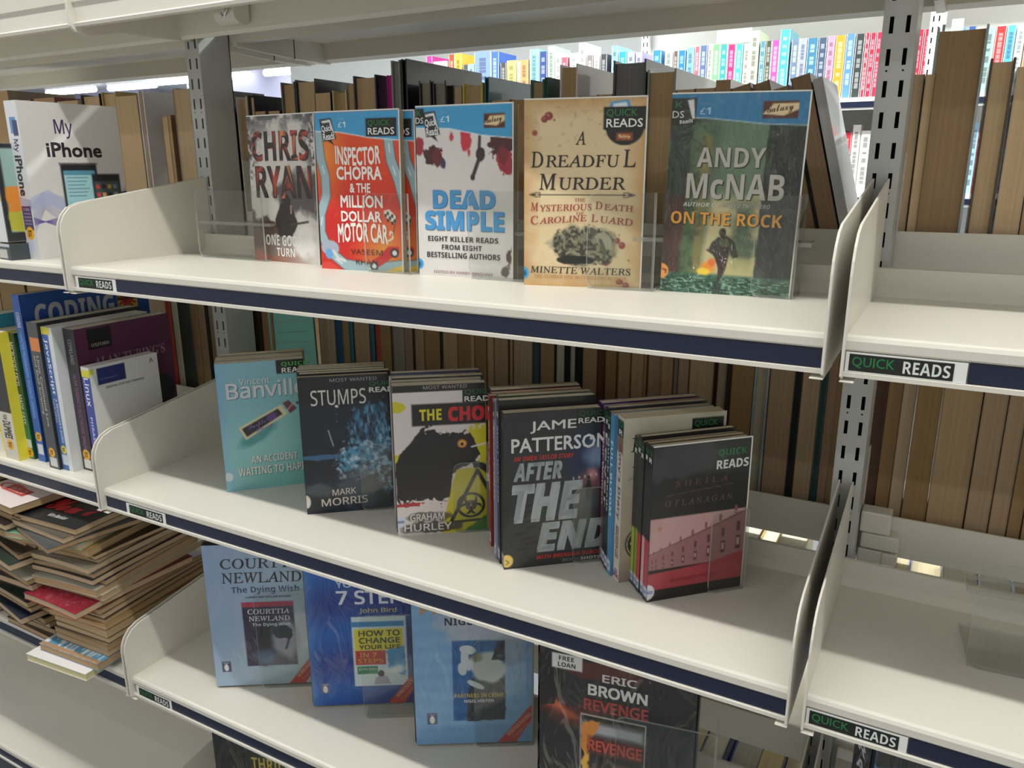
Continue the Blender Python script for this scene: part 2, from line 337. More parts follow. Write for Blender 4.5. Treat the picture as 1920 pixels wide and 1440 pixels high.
def shelf(label, x0, x1, z, y0=0, plate=None, navy=None, ends=(1, 1)):
    R = thing('library_shelf', label, 'shelf', (0, 0, z))
    m = MB(); m.prism([(p[0] + (y0 if p[0] < .19 else 0), p[1]) for p in PROF], 0, x0, x1)
    o = m.build('shelf_board', M['paint'], R)
    for a, b in navy or [(x0, x1)]:
        m = MB(); m.box(a + .001, b - .001, y0 + .0012, y0 + .0045, -.0262, -.0118); m.build('label_strip', M['navy'], R)
    if ends[0]: panel(R, x0 - .002, x0, y0, fl=1)
    if ends[1]: panel(R, x1, x1 + .002, y0, fl=-1)
    if plate: label_plate(R, plate[0], plate[1], y0 + .0012, plate[2] if len(plate) > 2 else None)
    return R
LX0, LX1, RX0, RX1 = -.93, -.009, .915, 1.83
shelf('centre bay shelf at the top with five face-out paperbacks on it', 0, .9, Z1, plate=(.012, .079, (.006, .085)), navy=[(.085, .9)])
shelf('centre bay shelf in the middle, with five angled stacks of paperbacks', 0, .9, Z2, plate=(.05, .117, (.044, .122)), navy=[(0, .044), (.122, .9)])
shelf('centre bay shelf below the paperback stacks, carrying audiobook cases', 0, .9, Z3, plate=(.012, .078, (.006, .082)), navy=[(.082, .9)])
shelf('lowest centre bay shelf at the bottom edge, mostly out of view', 0, .9, Z4)
shelf('left bay shelf holding the white phone guide', LX0, LX1, Z1)
shelf('left bay shelf holding the row of computing books', LX0, LX1, Z2)
shelf('left bay shelf sagging with untidy piles of paperbacks', LX0, LX1, Z3)
shelf('empty left bay base shelf in the bottom left corner', LX0, LX1, Z4, ends=(1, 0))
shelf('empty right bay shelf at eye height beside the right upright', RX0, RX1, Z1, plate=(.918, .985, (.9155, .993)), navy=[(.993, RX1)])
shelf('empty right bay shelf one level down, half in shadow', RX0, RX1, Z2, plate=(.918, .985, (.9155, .991)), navy=[(.991, RX1)])
shelf('lowest right bay shelf seen in the bottom right corner', RX0, RX1, Z3)
# shallow canopy shelves overhead, seen from below
CAN = [(.284, .039), (.284, .035), (.219, .035), (.219, -.007), (.208, -.009), (.206, -.004), (.206, .035), (.066, .035), (.064, -.008), (.060, -.0135), (.051, -.0135), (.050, -.010), (.0525, -.008), (.0525, .012), (.050, .014), (.049, .030), (.052, .037), (.057, .039)]
CPAN = [(.226, .045), (.047, .041), (.045, .03), (.045, -.013), (.052, -.019), (.070, -.0215), (.09, -.0175), (.11, -.012), (.226, -.009)]
for lab, a, b in (('cream canopy shelf over the centre bay, seen from underneath', 0, .9), ('cream canopy shelf over the left bay, seen from underneath', LX0, -.0045), ('cream canopy shelf over the right bay, just above the view', RX0, RX1)):
    R = thing('canopy_shelf', lab, 'shelf', (0, 0, .3)); m = MB(); m.prism(CAN, 0, a, b); m.build('shelf_board', M['paint'], R)
    for q, r in ((a - .002, a), (b, b + .002)):
        m = MB(); m.prism(CPAN, 0, q, r); m.build('end_panel', M['paint'], R)
def leaf(label, x0, y0, x1, y1, z):
    R = thing('leaflet', label, 'leaflet', (0, 0, z))
    m = MB(); m.box(x0, x1, y0, y1, 0, .002); m.build('paper_sheet', M['white'], R)
    m = MB(); m.box(x0 + .02, x1 - .03, y0 + .02, y0 + .022, .002, .0022); m.box(x0 + .02, x1 - .06, y0 + .03, y0 + .032, .002, .0022); m.build('printed_line', M['navy'], R)
# uprights with two columns of real slots
def upright(label, xc, y0, wd=.028, dp=.056, z0=-1.0, z1=.75, pitch=.027, ph=.0, group=None, mat='upright'):
    R = thing('shelving_upright', label, 'upright', (xc, y0, 0)); m = MB(); h = wd / 2
    xs = [-h, -.0085, -.0050, .0050, .0085, h]
    m.box(-h, -h + .0015, .0015, dp, z0, z1); m.box(h - .0015, h, .0015, dp, z0, z1); m.box(-h, h, dp - .0015, dp, z0, z1)
    n0 = math.floor((z0 - ph) / pitch) + 1; zz = [z0]; k = n0; segs = []
    z = z0
    while True:
        a = ph + k * pitch; b = a + .0142
        if b > z1: break
        segs.append((a, b)); k += 1
    for a_, b_ in ((xs[0], xs[1]), (xs[2], xs[3]), (xs[4], xs[5])): m.box(a_, b_, 0, .0015, z0, z1)
    for a_, b_ in ((xs[1], xs[2]), (xs[3], xs[4])):
        z = z0
        for s0, s1 in segs: m.box(a_, b_, 0, .0015, z, s0); z = s1
        m.box(a_, b_, 0, .0015, z, z1)
    m.build('slotted_post', M[mat], R)
    m = MB(); m.box(-h + .002, h - .002, .012, .014, z0, z1); m.build('slot_shade_sheet', M['dark'], R)  # added black sheet, painted shade behind the slots of the empty post
    m = MB()
    for s0, s1 in segs[::4]:
        for x in (-.0068, .0068): m.box(x - .0008, x + .0008, -.00015, .0005, s0 - .0052, s0 - .0036)
    m.build('punched_mark', M['dark'], R, 'stuff'); return R
upright('grey slotted steel upright on the left, between the phone guide and the thriller covers', -.004, .227, ph=.0125)
upright('grey slotted steel upright on the right, between centre bay and empty right bay', .908, .227, ph=.0165)
# catch and chrome hook by the left upright
R = thing('shelf_catch', 'cream plastic catch with a chrome hook at the top of the left upright', 'catch', (0, 0, 0))
a = at(408, 10, 1, .185); b_ = at(449, 44, 1, .185); xa, xb, zb = a.x, b_.x, b_.z
m = MB(); m.prism([(.180, .336), (.204, .336), (.204, zb + .004), (.198, zb), (.186, zb), (.178, zb + .005), (.175, zb + .013)], 0, xa, xb); o = m.build('catch_body', M['paint'], R); bv = o.modifiers.new('edge', 'BEVEL'); bv.width = .0015; bv.segments = 2
m = MB(); hx_ = xb - .007; m.tube([(hx_, .172, .334), (hx_, .172, zb + .016), (hx_ - .001, .171, zb + .010), (hx_ - .005, .170, zb + .007), (hx_ - .008, .169, zb + .011)], .0022, 8); m.build('chrome_hook', M['chrome'], R, smooth=True)

# rear shelves (the other face of the double-sided rack)
def rear(label, x0, x1, z, top=.024, depth=.195, under=None):
    R = thing('rear_shelf', label, 'shelf', (0, 0, z)); y0 = .285; y1 = y0 + depth
    prof = [(y0, top), (y0, -.022), (y0 + .014, -.022), (y0 + .014, -.003), (y1 - .006, -.003), (y1 - .006, -.029), (y1 + .001, -.029), (y1 + .001, -.004), (y1 - .003, 0), (y0 + .01, 0), (y0 + .0025, .008), (y0 + .0025, top)]
    m = MB(); m.prism(prof, 0, x0, x1); m.build('shelf_board', M['paint'], R)
    for a, b in ((x0 - .002, x0), (x1, x1 + .002)):
        m = MB(); m.prism([(y0, .1), (y1 - .04, .078), (y1, .05), (y1 + .004, -.03), (y0, -.03)], 0, a, b); m.build('end_panel', M['paint'], R)
    return R
for lab, a, b in (('left', LX0, -.018), ('centre', .014, .893), ('right', .923, RX1)):
    rear('back-to-back rear shelf behind the %s bay, upper level' % lab, a, b, .031)
    rear('back-to-back rear shelf behind the %s bay, middle level' % lab, a, b, -.274)
    rear('back-to-back rear shelf behind the %s bay, lower level' % lab, a, b, -.572)
    rear('back-to-back rear shelf behind the %s bay, bottom level' % lab, a, b, -.868)
    R = thing('rear_canopy_shelf', 'rear canopy shelf overhead behind the %s bay' % lab, 'shelf', (0, 0, .308))
    a -= .013; b += .013; m = MB(); m.prism([(.285, .016), (.285, -.012), (.297, -.012), (.297, .009), (.38, .009), (.383, .006), (.43, .006), (.436, .009), (.468, .009), (.470, -.016), (.483, -.020), (.492, -.014), (.492, .012), (.488, .016)], 0, a, b); m.build('shelf_board', M['paint'], R)
    for q, r in ((a + .014, a + .024), (b - .024, b - .014)):
        m = MB(); m.prism([(.284, .012), (.49, .012), (.49, -.021), (.40, -.0215), (.284, -.017)], 0, q, r); m.box(q, r, .40, .402, -.0225, .012); m.build('end_bracket', M['paint'], R)
R = thing('shelf_end_clip', 'cream stepped metal clip where the rear shelf hooks onto the right upright', 'clip', (.923, 0, -.276))
m = MB(); m.box(0, .030, .262, .285, .012, .036); m.box(.002, .040, .266, .286, -.008, .010); m.box(0, .028, .268, .287, -.026, -.010); m.box(.024, .040, .266, .287, -.024, -.010)
o = m.build('clip_body', M['paint'], R); bv = o.modifiers.new('edge', 'BEVEL'); bv.width = .002; bv.segments = 2
R = thing('shelf_end_clip', 'cream stepped clip under the third shelf, behind the right upright', 'clip', (.928, 0, -.59))
m = MB(); m.box(0, .030, .262, .285, .012, .036); m.box(.002, .040, .266, .286, -.008, .010); m.box(0, .028, .268, .287, -.026, -.010); m.build('clip_body', M['paint'], R)

# ------------------------------------------------------------------ rear books: page edges to us
CNT = {}
def rbook(row, x0, x1, ztop, zbase, cover, pages=TAN, hard=False, depth=None, lean=0, y=.297, gray=False, what=None):
    n = CNT[row] = CNT.get(row, 0) + 1
    T = x1 - x0; H = ztop - zbase; D = depth or random.uniform(.105, .135) * (1.15 if H > .2 else 1)
    y += random.uniform(0, .004)
    nm = what or '%s page-edged book' % ('grey' if gray else 'tan')
    R = thing('shelved_book', '%s, %s in %s' % (nm, ORD[n], row), 'book', (x0, y, zbase), (0, lean, 0), 'books shelved spine-away in ' + row)
    ct = min(.0022 if hard else .0006, T * .2); ov = .003 if hard else .0004
    m = MB()
    n_ = 6; pr = [(ct, ov * 1.5)] + [(ct + (T - 2 * ct) * i / n_, ov * 1.5 + (.0022 if hard else .0008) * math.sin(PI * i / n_)) for i in range(1, n_)] + [(T - ct, ov * 1.5), (T - ct, D), (ct, D)]
    k = MB(); k.prism(pr, 2, ov, H - ov)                               # slightly hollow fore-edge
    po = k.build('page_block', M['paper2'], R, color=pages)
    m.box(0, ct, 0, D, 0, H); m.box(T - ct, T, 0, D, 0, H); m.box(0, T, D, D + ct, 0, H)
    m.build('cover', M['cover'], R, color=cover); return R
ORD = ['', 'first', 'second', 'third', 'fourth', 'fifth', 'sixth', 'seventh', 'eighth', 'ninth', 'tenth'] + ['%dth' % i if i not in (21, 22, 23, 31, 32, 33, 41, 42, 43, 51, 52, 53) else '%d%s' % (i, ('st', 'nd', 'rd')[i % 10 - 1]) for i in range(11, 90)]
m_, nt, N, L, b = newmat('page_edges_upright')
oi = N.new('ShaderNodeObjectInfo'); tc = N.new('ShaderNodeTexCoord'); mp = N.new('ShaderNodeMapping'); n = N.new('ShaderNodeTexNoise'); mp.inputs['Scale'].default_value = (700, 8, 3); n.inputs['Scale'].default_value = 1; n.inputs['Detail'].default_value = 3
L.new(tc.outputs['Object'], mp.inputs[0]); L.new(mp.outputs[0], n.inputs['Vector'])
r = N.new('ShaderNodeMapRange'); r.inputs[3].default_value = .8; r.inputs[4].default_value = 1.14; L.new(n.outputs['Fac'], r.inputs[0])
v = N.new('ShaderNodeVectorMath'); v.operation = 'SCALE'; L.new(oi.outputs['Color'], v.inputs[0]); L.new(r.outputs[0], v.inputs['Scale'])
L.new(v.outputs[0], b.inputs['Base Color']); b.inputs['Roughness'].default_value = .9; M['paper2'] = m_
GP = '#a8a59c'
def tan(): return random.choice(['#a48a68', '#9c845f', '#ac926f', '#967a54', '#a48d70', '#ae9a7c', '#92764f'])
def prow(row, lst, zbase, y=.3):
    for e in lst:
        x0p, x1p, yt, cov = e[:4]; kw = e[4] if len(e) > 4 else {}
        a = at(x0p, yt, 1, y); b_ = at(x1p, yt, 1, y)
        zt = kw.pop('zt', a.z); pg = kw.pop('pg', None) or random.choice(['#cbae86', '#c2a57c', '#d0b48e', '#bc9c72', '#c8b08c'])
        rbook(row, a.x, b_.x - .0004, zt, zbase, cov, pg, gray=(pg == GP), **kw)
H_ = dict(hard=True)
RW = 'back row behind centre top shelf'
prow('back row behind phone guide', [(-20, 14, 172, '#8d7a60'), (20, 60, 190, '#556'), (64, 104, 185, '#7a3030'), (108, 146, 190, '#d0c8b0'), (150, 186, 178, '#15181a', dict(hard=True)), (188, 216, 173, '#b09a50', dict(hard=True)), (217, 258, 181, '#c0b08a'), (259, 270, 171, '#dcd8dc', dict(hard=True, what='white patterned hardback', depth=.15)), (303, 315, 219, '#8a7450'), (315, 322, 216, '#907050'), (322, 329, 166, '#8f9490'), (330, 357, 168, '#cfccc0'), (358, 368, 164, '#1a1414'), (368, 382, 205, '#a03020'), (384, 410, 200, '#554433')], .031)
prow(RW, [(424, 441, 210, '#25282b'), (442, 463, 182, '#ddd8cc', dict(hard=True)), (465, 478, 179, '#22262a', dict(hard=True, depth=.16, what='charcoal hardback, cover showing')), (480, 500, 209, '#6a5a40'), (502, 524, 208, '#50483a'), (527, 553, 155, '#6b6a60', dict(hard=True)), (553, 592, 150, '#101010', dict(hard=True)), (592, 622, 175, '#1a1a1a'), (623, 650, 170, '#cfc890', dict(hard=True)), (651, 664, 158, '#7c6440'), (664, 707, 143, '#3a3634', dict(hard=True)), (708, 724, 144, '#4a2a50', dict(pg='#3a2038', what='plum paperback')), (725, 734, 141, '#c0208a', dict(pg='#c0208a', what='thin magenta booklet')), (735, 752, 114, '#8f9494', dict(hard=True, pg=GP)), (753, 764, 111, '#17181c', dict(hard=True, depth=.19, pg='#17181c', what='tall black plastic-wrapped hardback')),
    (785, 808, 152, '#0e0e10', dict(hard=True, pg=GP)), (810, 836, 152, '#0e0e10', dict(hard=True, pg=GP)), (837, 850, 160, '#080808', dict(pg='#0a0a0a', what='thin black book')), (850, 866, 162, '#2a2a2a'), (868, 906, 157, '#d8cc50', dict(hard=True)), (908, 917, 144, '#3f7080', dict(hard=True, depth=.16, pg='#3f7080', what='tall slate blue hardback')), (922, 958, 188, '#70583a'), (958, 994, 187, '#8a6a48'), (995, 1021, 150, '#3a6a55', dict(hard=True)), (1022, 1029, 145, '#2f5a50', dict(pg='#2f5a50', depth=.14, what='dark green hardback')), (1031, 1051, 183, '#6f5a40'), (1052, 1086, 122, '#dedbd2', dict(hard=True, depth=.17)), (1087, 1120, 180, '#7a6040'), (1121, 1149, 177, '#8a6a4a'), (1150, 1212, 114, '#4a4f58', dict(hard=True, pg='#8a8a8a')), (1215, 1269, 131, '#8f9c8c', dict(hard=True, depth=.19)), (1270, 1304, 168, '#7a6040'), (1305, 1343, 166, '#846444'), (1344, 1372, 150, '#b8b4a8'), (1373, 1400, 178, '#6a5034'), (1402, 1432, 170, '#846444'), (1434, 1460, 172, '#5a4a3a'), (1462, 1490, 170, '#846444')], .031)
# leaning paperbacks by the right upright
for i, (xb, T, H, cov, pg) in enumerate(((.790, .020, .175, '#2a2220', tan()), (.8135, .017, .178, '#1c1816', tan()), (.834, .015, .172, '#4a3c30', tan()), (.853, .019, .182, '#1e1a18', '#a88b6c'), (.8745, .010, .180, '#d8dade', '#d0d0ce'))):
    rbook('leaning group left of right upright', xb, xb + T, .031 + H, .031, cov, pg, lean=-.27, what='slumped tan page-edged paperback' if i < 4 else 'slumped white paperback')
prow('back row behind empty right shelf', [(1714, 1735, 139, '#5a4a30'), (1736, 1756, 139, '#6b5a3a'), (1758, 1856, 52, '#9fb0b4', dict(hard=True, depth=.17, pg='#a88a68')), (1858, 1907, 110, '#4a3c28', dict(hard=True)), (1909, 1960, 125, '#bcae98'), (1962, 2010, 118, '#5a4030'), (2012, 2060, 100, '#7a3028'), (2062, 2120, 130, '#405060')], .031)
# middle level rear row, measured just under the shelf lip
def brow(row, px, py0, slope, scale, off, ents, zb, zt0):
    for e in ents:
        a = at(off + e[0] / scale, py0 + slope * (off + e[0] / scale - px), 1, .3); b_ = at(off + e[1] / scale, py0 + slope * (off + e[1] / scale - px), 1, .3)
        kw = e[3] if len(e) > 3 else {}; pg = kw.pop('pg', None) or tan(); H = kw.pop('H', random.uniform(.176, .205))
        rbook(row, a.x, b_.x - .0003, zb + H, zb, e[2], pg, gray=(pg == GP), **kw)
W_ = dict
RM = 'back row below centre top shelf'
brow(RM, 400, 600, .1, 5.33, 340, [(655, 722, '#0a0a0c', W_(pg='#0a0a0c', what='black paperback side-on')), (735, 800, '#3a3020', W_(pg='#4a3c28')), (803, 915, '#7a6038')], -.274, 0)
brow(RM, 640, 640, .1, 5.33, 340, [(1560, 1625, '#1c4a6c', W_(pg='#1c4a6c', what='deep blue hardback side-on')), (1626, 1688, '#8a7450'), (1690, 1728, '#1f6a70', W_(pg='#1f6a70', what='thin teal book')), (1730, 1885, '#8a6a44')], -.274, 0)
brow(RM, 700, 640, .09, 3.43, 680, [(60, 84, '#2f6a7c', W_(pg='#2f6a7c', what='thin blue book')), (90, 120, '#b0402a', W_(pg='#b0402a', what='thin orange-red book')), (121, 190, '#7a5c3a'), (192, 273, '#8a8878', W_(pg='#8c8a7c')), (275, 330, '#6a5540', W_(pg='#8f7c68')), (332, 395, '#70522e'), (397, 495, '#96805f'), (497, 512, '#12241e', W_(pg='#12241e', what='thin bottle green book')), (515, 610, '#8a7048'), (611, 692, '#8c7450'), (693, 722, '#96805f'), (724, 803, '#7a5730'), (804, 848, '#948058'), (850, 943, '#80683c'), (946, 970, '#5a4028'), (972, 1094, '#98805c'), (1096, 1140, '#40505a', W_(pg='#40505a', what='slate blue book side-on')), (1142, 1235, '#745a3c'), (1238, 1250, '#26302a', W_(pg='#26302a', what='thin patterned green book')), (1252, 1300, '#b0ac98', W_(pg='#b8b4a0')), (1301, 1336, '#101c14', W_(pg='#101c14', what='dark green book side-on')), (1337, 1368, '#b4b2a8', W_(pg='#b4b2a8')), (1370, 1414, '#161a14', W_(pg='#161a14', what='black-green book side-on')), (1416, 1510, '#987c58'), (1512, 1563, '#4a2c18', W_(pg='#5a3820')), (1565, 1640, '#7a5c3a'), (1642, 1730, '#806240'), (1732, 1815, '#86683e')], -.274, 0)
brow(RM, 1160, 690, .09, 4.36, 1160, [(0, 105, '#74552f'), (106, 235, '#7c5c34'), (236, 350, '#6c4c28'), (352, 450, '#86673f'), (452, 482, '#8c8478', W_(pg='#8c8478')), (484, 575, '#6a5034'), (577, 780, '#80623e'), (782, 806, '#3a1a16', W_(pg='#3a1a16', what='thin maroon book')), (808, 880, '#948468', W_(pg='#a09078')), (882, 922, '#3a2c24', W_(pg='#33261e')), (924, 1110, '#6c4e26'), (1112, 1232, '#8fa4b0', W_(hard=True, pg='#b0a890')), (1234, 1440, '#6e5028'), (1442, 1500, '#12241c', W_(pg='#14201a', what='black and green patterned book side-on')), (1502, 1652, '#7c5e30'), (1654, 1708, '#2c4c46', W_(pg='#2c4c46', what='deep teal book side-on')), (1710, 1780, '#9c8468', W_(pg='#a88c70')), (1782, 1850, '#8a6648')], -.274, 0)
brow('back row below phone guide shelf', 262, 575, .09, 3.89, 0, [(-250, -120, '#5a4838'), (-118, 10, '#7a6038'), (12, 200, '#6a5230'), (202, 400, '#7c6040'), (402, 600, '#5a4838'), (602, 800, '#7a6038'), (802, 1018, '#8a6a44'), (1020, 1212, '#8a6a44'), (1214, 1246, '#a03020', W_(pg='#a03020', what='thin red book')), (1248, 1300, '#b8b09c', W_(pg='#b8b09c')), (1302, 1390, '#2c3028', W_(pg='#2c3228', what='black speckled paperback')), (1392, 1440, '#8a7044'), (1442, 1500, '#80663c'), (1502, 1518, '#24382c', W_(pg='#24382c')), (1520, 1580, '#80603a')], -.274, 0)
brow('back row below empty right shelf', 1640, 740, .09, 3.43, 1460, [(622, 700, '#4a382c', W_(pg='#5a4434')), (702, 795, '#7c5428'), (796, 884, '#86592a'), (890, 1052, '#80643a'), (1056, 1310, '#7c6448'), (1314, 1474, '#7a5e38'), (1478, 1600, '#80664a'), (1602, 1700, '#1a1c1e'), (1702, 1850, '#80603a'), (1852, 2000, '#6a4a30')], -.274, 0)
# turquoise folder face-out
cv = Cv(.092, .185, '#7fc4b8')
for i in range(9): cv.line([(.12, .1 + i * .09), (.85, .07 + i * .09)], .008, '#3c6a70' if i % 2 == 0 else '#b05a50', .6)
p = at(515, 610, 1, .31)
book('turquoise booklet with handwritten lines, standing face-out behind the pale blue paperback', (p.x, .302, -.27), .05, .092, .185, .004, front=cv, body='#7fc4b8', mat='print_flat', name='booklet', cat='booklet', roll=-.03)
a = at(598, 625, 1, .3); b_ = at(632, 645, 1, .3)
rbook('back row below centre top shelf', a.x, (a.x + b_.x) / 2 - .0005, -.09, -.274, '#6a5040', '#8f7c68', what='tan book beside turquoise booklet'); rbook('back row below centre top shelf', (a.x + b_.x) / 2, b_.x - .0005, -.085, -.274, '#8c8070', '#9c8a74')
# lower rear rows: book tops lit from the far aisle, seen through the gap
for zb, row in ((-.572, 'lower rear row glimpsed through gap'), (-.868, 'bottom rear row glimpsed through gap')):
    x = .52
    while x < 1.22:
        T = random.uniform(.018, .045); H = random.uniform(.185, .215) if zb > -.8 else random.uniform(.18, .21)
        if not (.885 < x + T and x < .93): rbook(row, x, x + T - .001, zb + H, zb, random.choice(['#3a5ab0', '#203060', '#7fa0d0', '#e6e2d8', '#803040', '#d8c060']), random.choice(['#d8c8a0', '#e2dcc8', '#c0a888', '#dccb98']), depth=random.uniform(.15, .18), hard=random.random() < .5, y=.31)
        x += T
# ------------------------------------------------------------------ rack across the far aisle
YF = 2.0
def fshelf(label, x0, x1, z, back=True, y0=None):
    y0 = y0 or YF - .03; R = thing('far_shelf', label, 'shelf', (0, 0, z))
    m = MB(); m.box(x0, x1, y0, y0 + .24, -.012, 0); m.box(x0, x1, y0 - .004, y0, -.034, 0); m.build('shelf_board', M['white'], R)
    m = MB(); m.box(x0 + .002, x1 - .002, y0 - .006, y0 - .004, -.028, -.012); m.build('label_strip', M['navy'], R)
    m = MB(); m.box(x0 - .003, x0, y0, y0 + .24, -.03, .09); m.box(x1, x1 + .003, y0, y0 + .24, -.03, .09); m.build('end_panel', M['white'], R)
FX = [(-.93, -.055), (-.03, .845), (.875, 1.75)]
for i, (a, b_) in enumerate(FX):
    nm = ('left', 'middle', 'right')[i]
    fshelf('white shelf of coloured spines across the far aisle, %s bay' % nm, a, b_, .312); fshelf('white shelf below the coloured spines across the far aisle, %s bay' % nm, a, b_, .045)
    if i: 
        fshelf('bare white upper shelf across the far aisle, %s bay' % nm, a, b_, .80)
        R = thing('back_panel', 'white back panel behind the coloured spines, %s bay' % nm, 'panel', (0, YF + .215, 0)); m = MB(); m.box(a, b_, 0, .006, -.9, .95); m.build('sheet', M['white'], R)
for x, lab in ((-.0425, 'pale far upright left of the coloured spines, across the aisle'), (.8605, 'pale slotted upright across the far aisle, seen beside the right upright')):
    upright(lab, x, YF - .01 + .2 if x < 0 else YF - .04, wd=.030, dp=.05, mat='white', ph=.01, z1=1.2)
FAR = [(799, 810, 106, '#c03a90'), (812, 838, 116, '#e0ddd0'), (841, 852, 103, '#d85030'), (852, 865, 101, '#e8c040'), (868, 878, 122, '#505a60'), (878, 888, 120, '#90b8d8'), (889, 920, 98, '#7f98d4'), (920, 935, 98, '#4a70c4'), (938, 949, 118, '#50504a'), (950, 967, 114, '#ecd878'), (969, 974, 116, '#f0f0e8'), (975, 990, 113, '#f0a068'), (993, 1010, 93, '#90d8e4'), (1011, 1026, 97, '#3a508c'), (1027, 1040, 87, '#bfe8c8'), (1041, 1052, 99, '#e8e8e4'), (1052, 1064, 108, '#c86070'), (1068, 1084, 100, '#e8ece8'), (1085, 1099, 81, '#eef0ee'), (1100, 1112, 104, '#8a8284'), (1113, 1124, 104, '#eceaea'), (1126, 1138, 102, '#44464c'), (1147, 1159, 86, '#8ac0e0'), (1160, 1175, 98, '#30a0d0'), (1176, 1190, 97, '#a8b0e0'), (1192, 1204, 98, '#b8a8d8'),
       (1224, 1240, 95, '#3a8ac8'), (1247, 1262, 90, '#cfe0d8'), (1263, 1272, 96, '#6a5a50'), (1272, 1286, 95, '#2f7fc0'), (1288, 1302, 90, '#7db8e0'), (1303, 1313, 88, '#b06878'), (1313, 1327, 86, '#5b6f9a'), (1328, 1337, 82, '#d8dcd0'), (1337, 1351, 84, '#78c080'), (1351, 1365, 84, '#3f9fa0'), (1365, 1380, 84, '#d03070'), (1380, 1394, 83, '#4fc0b0'), (1395, 1407, 84, '#d9d8c0'), (1408, 1425, 58, '#c8ceb0'), (1426, 1436, 78, '#4f8fa0'), (1437, 1448, 77, '#4a5040'), (1448, 1463, 76, '#c850a0'), (1464, 1483, 56, '#4fa8bc'), (1485, 1500, 74, '#6c8098'), (1500, 1514, 72, '#9fa8d0'), (1515, 1535, 72, '#3f7a9a'), (1536, 1552, 71, '#44546e'), (1553, 1567, 68, '#e090b0'), (1568, 1587, 67, '#f0982c'), (1588, 1605, 64, '#5a8ac8'), (1606, 1623, 64, '#333c3c'), (1624, 1632, 62, '#e02444'), (1633, 1644, 62, '#e02444'), (1645, 1656, 61, '#e02444'), (1657, 1672, 60, '#d82040'), (1673, 1690, 62, '#c8a0c0'), (1691, 1716, 60, '#3060a0'), (1718, 1734, 56, '#e02848'), (1735, 1749, 55, '#e02848'),
       (1800, 1815, 52, '#6fa0d8'), (1816, 1832, 50, '#3a5a9a'), (1850, 1867, 52, '#98b8b4'), (1869, 1889, 50, '#e03434'), (1890, 1907, 48, '#58b0e0'), (1909, 1925, 46, '#d8e4e0'), (1927, 1945, 46, '#e08040')]
def spinebook(lab, x0, x1, z0, z1, col, grp, rnd):
    R = thing('paperback', lab, 'book', (x0, YF, z0), (0, 0, 0), grp); T = x1 - x0; H = z1 - z0; D = .13
    m = MB(); m.box(.0008, T - .0008, .0008, D - .001, .001, H - .001); m.build('page_block', M['paper2'], R, color='#e0dcd0')
    m = MB(); pr = [(0, D), (0, .003), (.003, 0), (T - .003, 0), (T, .003), (T, D), (T - .0008, D), (T - .0008, .004), (.0008, .004), (.0008, D)]
    m.prism(pr, 2, 0, H); c = m.build('cover', M['cover'], R, color=col)
    m = MB(); a = T * .3; lum = sum(hs(col)) / 3; y = -.0002; k = H * .1                 # blocks of title lettering down the spine
    while k < H * .85:
        l = rnd.uniform(.006, .016); m.face([(a, y, H - k), (T - a, y, H - k), (T - a, y, H - k - l), (a, y, H - k - l)]); k += l + rnd.choice([.002, .002, .012])
    m.build('spine_title', M['cover'], R, 'stuff', color='#%02x%02x%02x' % tuple(int(255 * (.55 * a_ + .45 * (.97 if lum < .62 else .25))) for a_ in hs(col)))
rr = random.Random(8)
for i, (a, b_, yt, col) in enumerate(FAR):
    p = at(a, yt, 1, YF); q = at(b_, yt, 1, YF)
    spinebook('%s spined paperback, %s along the lit far row' % (('pale', 'mid-toned', 'dark')[0 if sum(hs(col)) > 2.1 else 1 if sum(hs(col)) > 1.3 else 2], ORD[i + 1]), p.x, q.x, .312, p.z, col, 'coloured spines across the far aisle', rr)
x = .35; i = 0
while x < 1.0:
    T = rr.uniform(.018, .03); i += 1; spinebook('paperback, %s from left on the lower far shelf' % ORD[i], x, x + T - .001, .045, .045 + rr.uniform(.17, .2), rr.choice(['#9cc4d8', '#d03040', '#e8e4e0', '#304878', '#e0b0c0']), 'paperbacks on the lower far shelf', rr); x += T
R = thing('shelf_sign', 'small grey blank sign plate standing over the far spines', 'sign', (0, YF + .01, 0)); a = at(1345, 52, 1, YF + .01); b_ = at(1408, 78, 1, YF + .01)
m = MB(); m.box(a.x, b_.x, 0, .004, b_.z, a.z); m.build('plate', M['upright'], R)
R = thing('acrylic_sign', 'small clear sign holder beside the far upright', 'sign', (0, YF - .045, 0)); a = at(1786, 36, 1, YF - .045); b_ = at(1805, 60, 1, YF - .045)
m = MB(); m.box(a.x, b_.x, 0, .003, b_.z - .03, a.z); m.build('holder', M['white'], R)
leaf('white leaflet poking over the canopy shelf in the top left corner', -.40, .030, -.20, .2, .3395)
# --PART3--
# ------------------------------------------------------------------ top shelf: five covers face out
def yawof(a, b): return math.atan2(b[1] - a[1], b[0] - a[0])
def wid(a, b): return math.hypot(b[0] - a[0], b[1] - a[1])
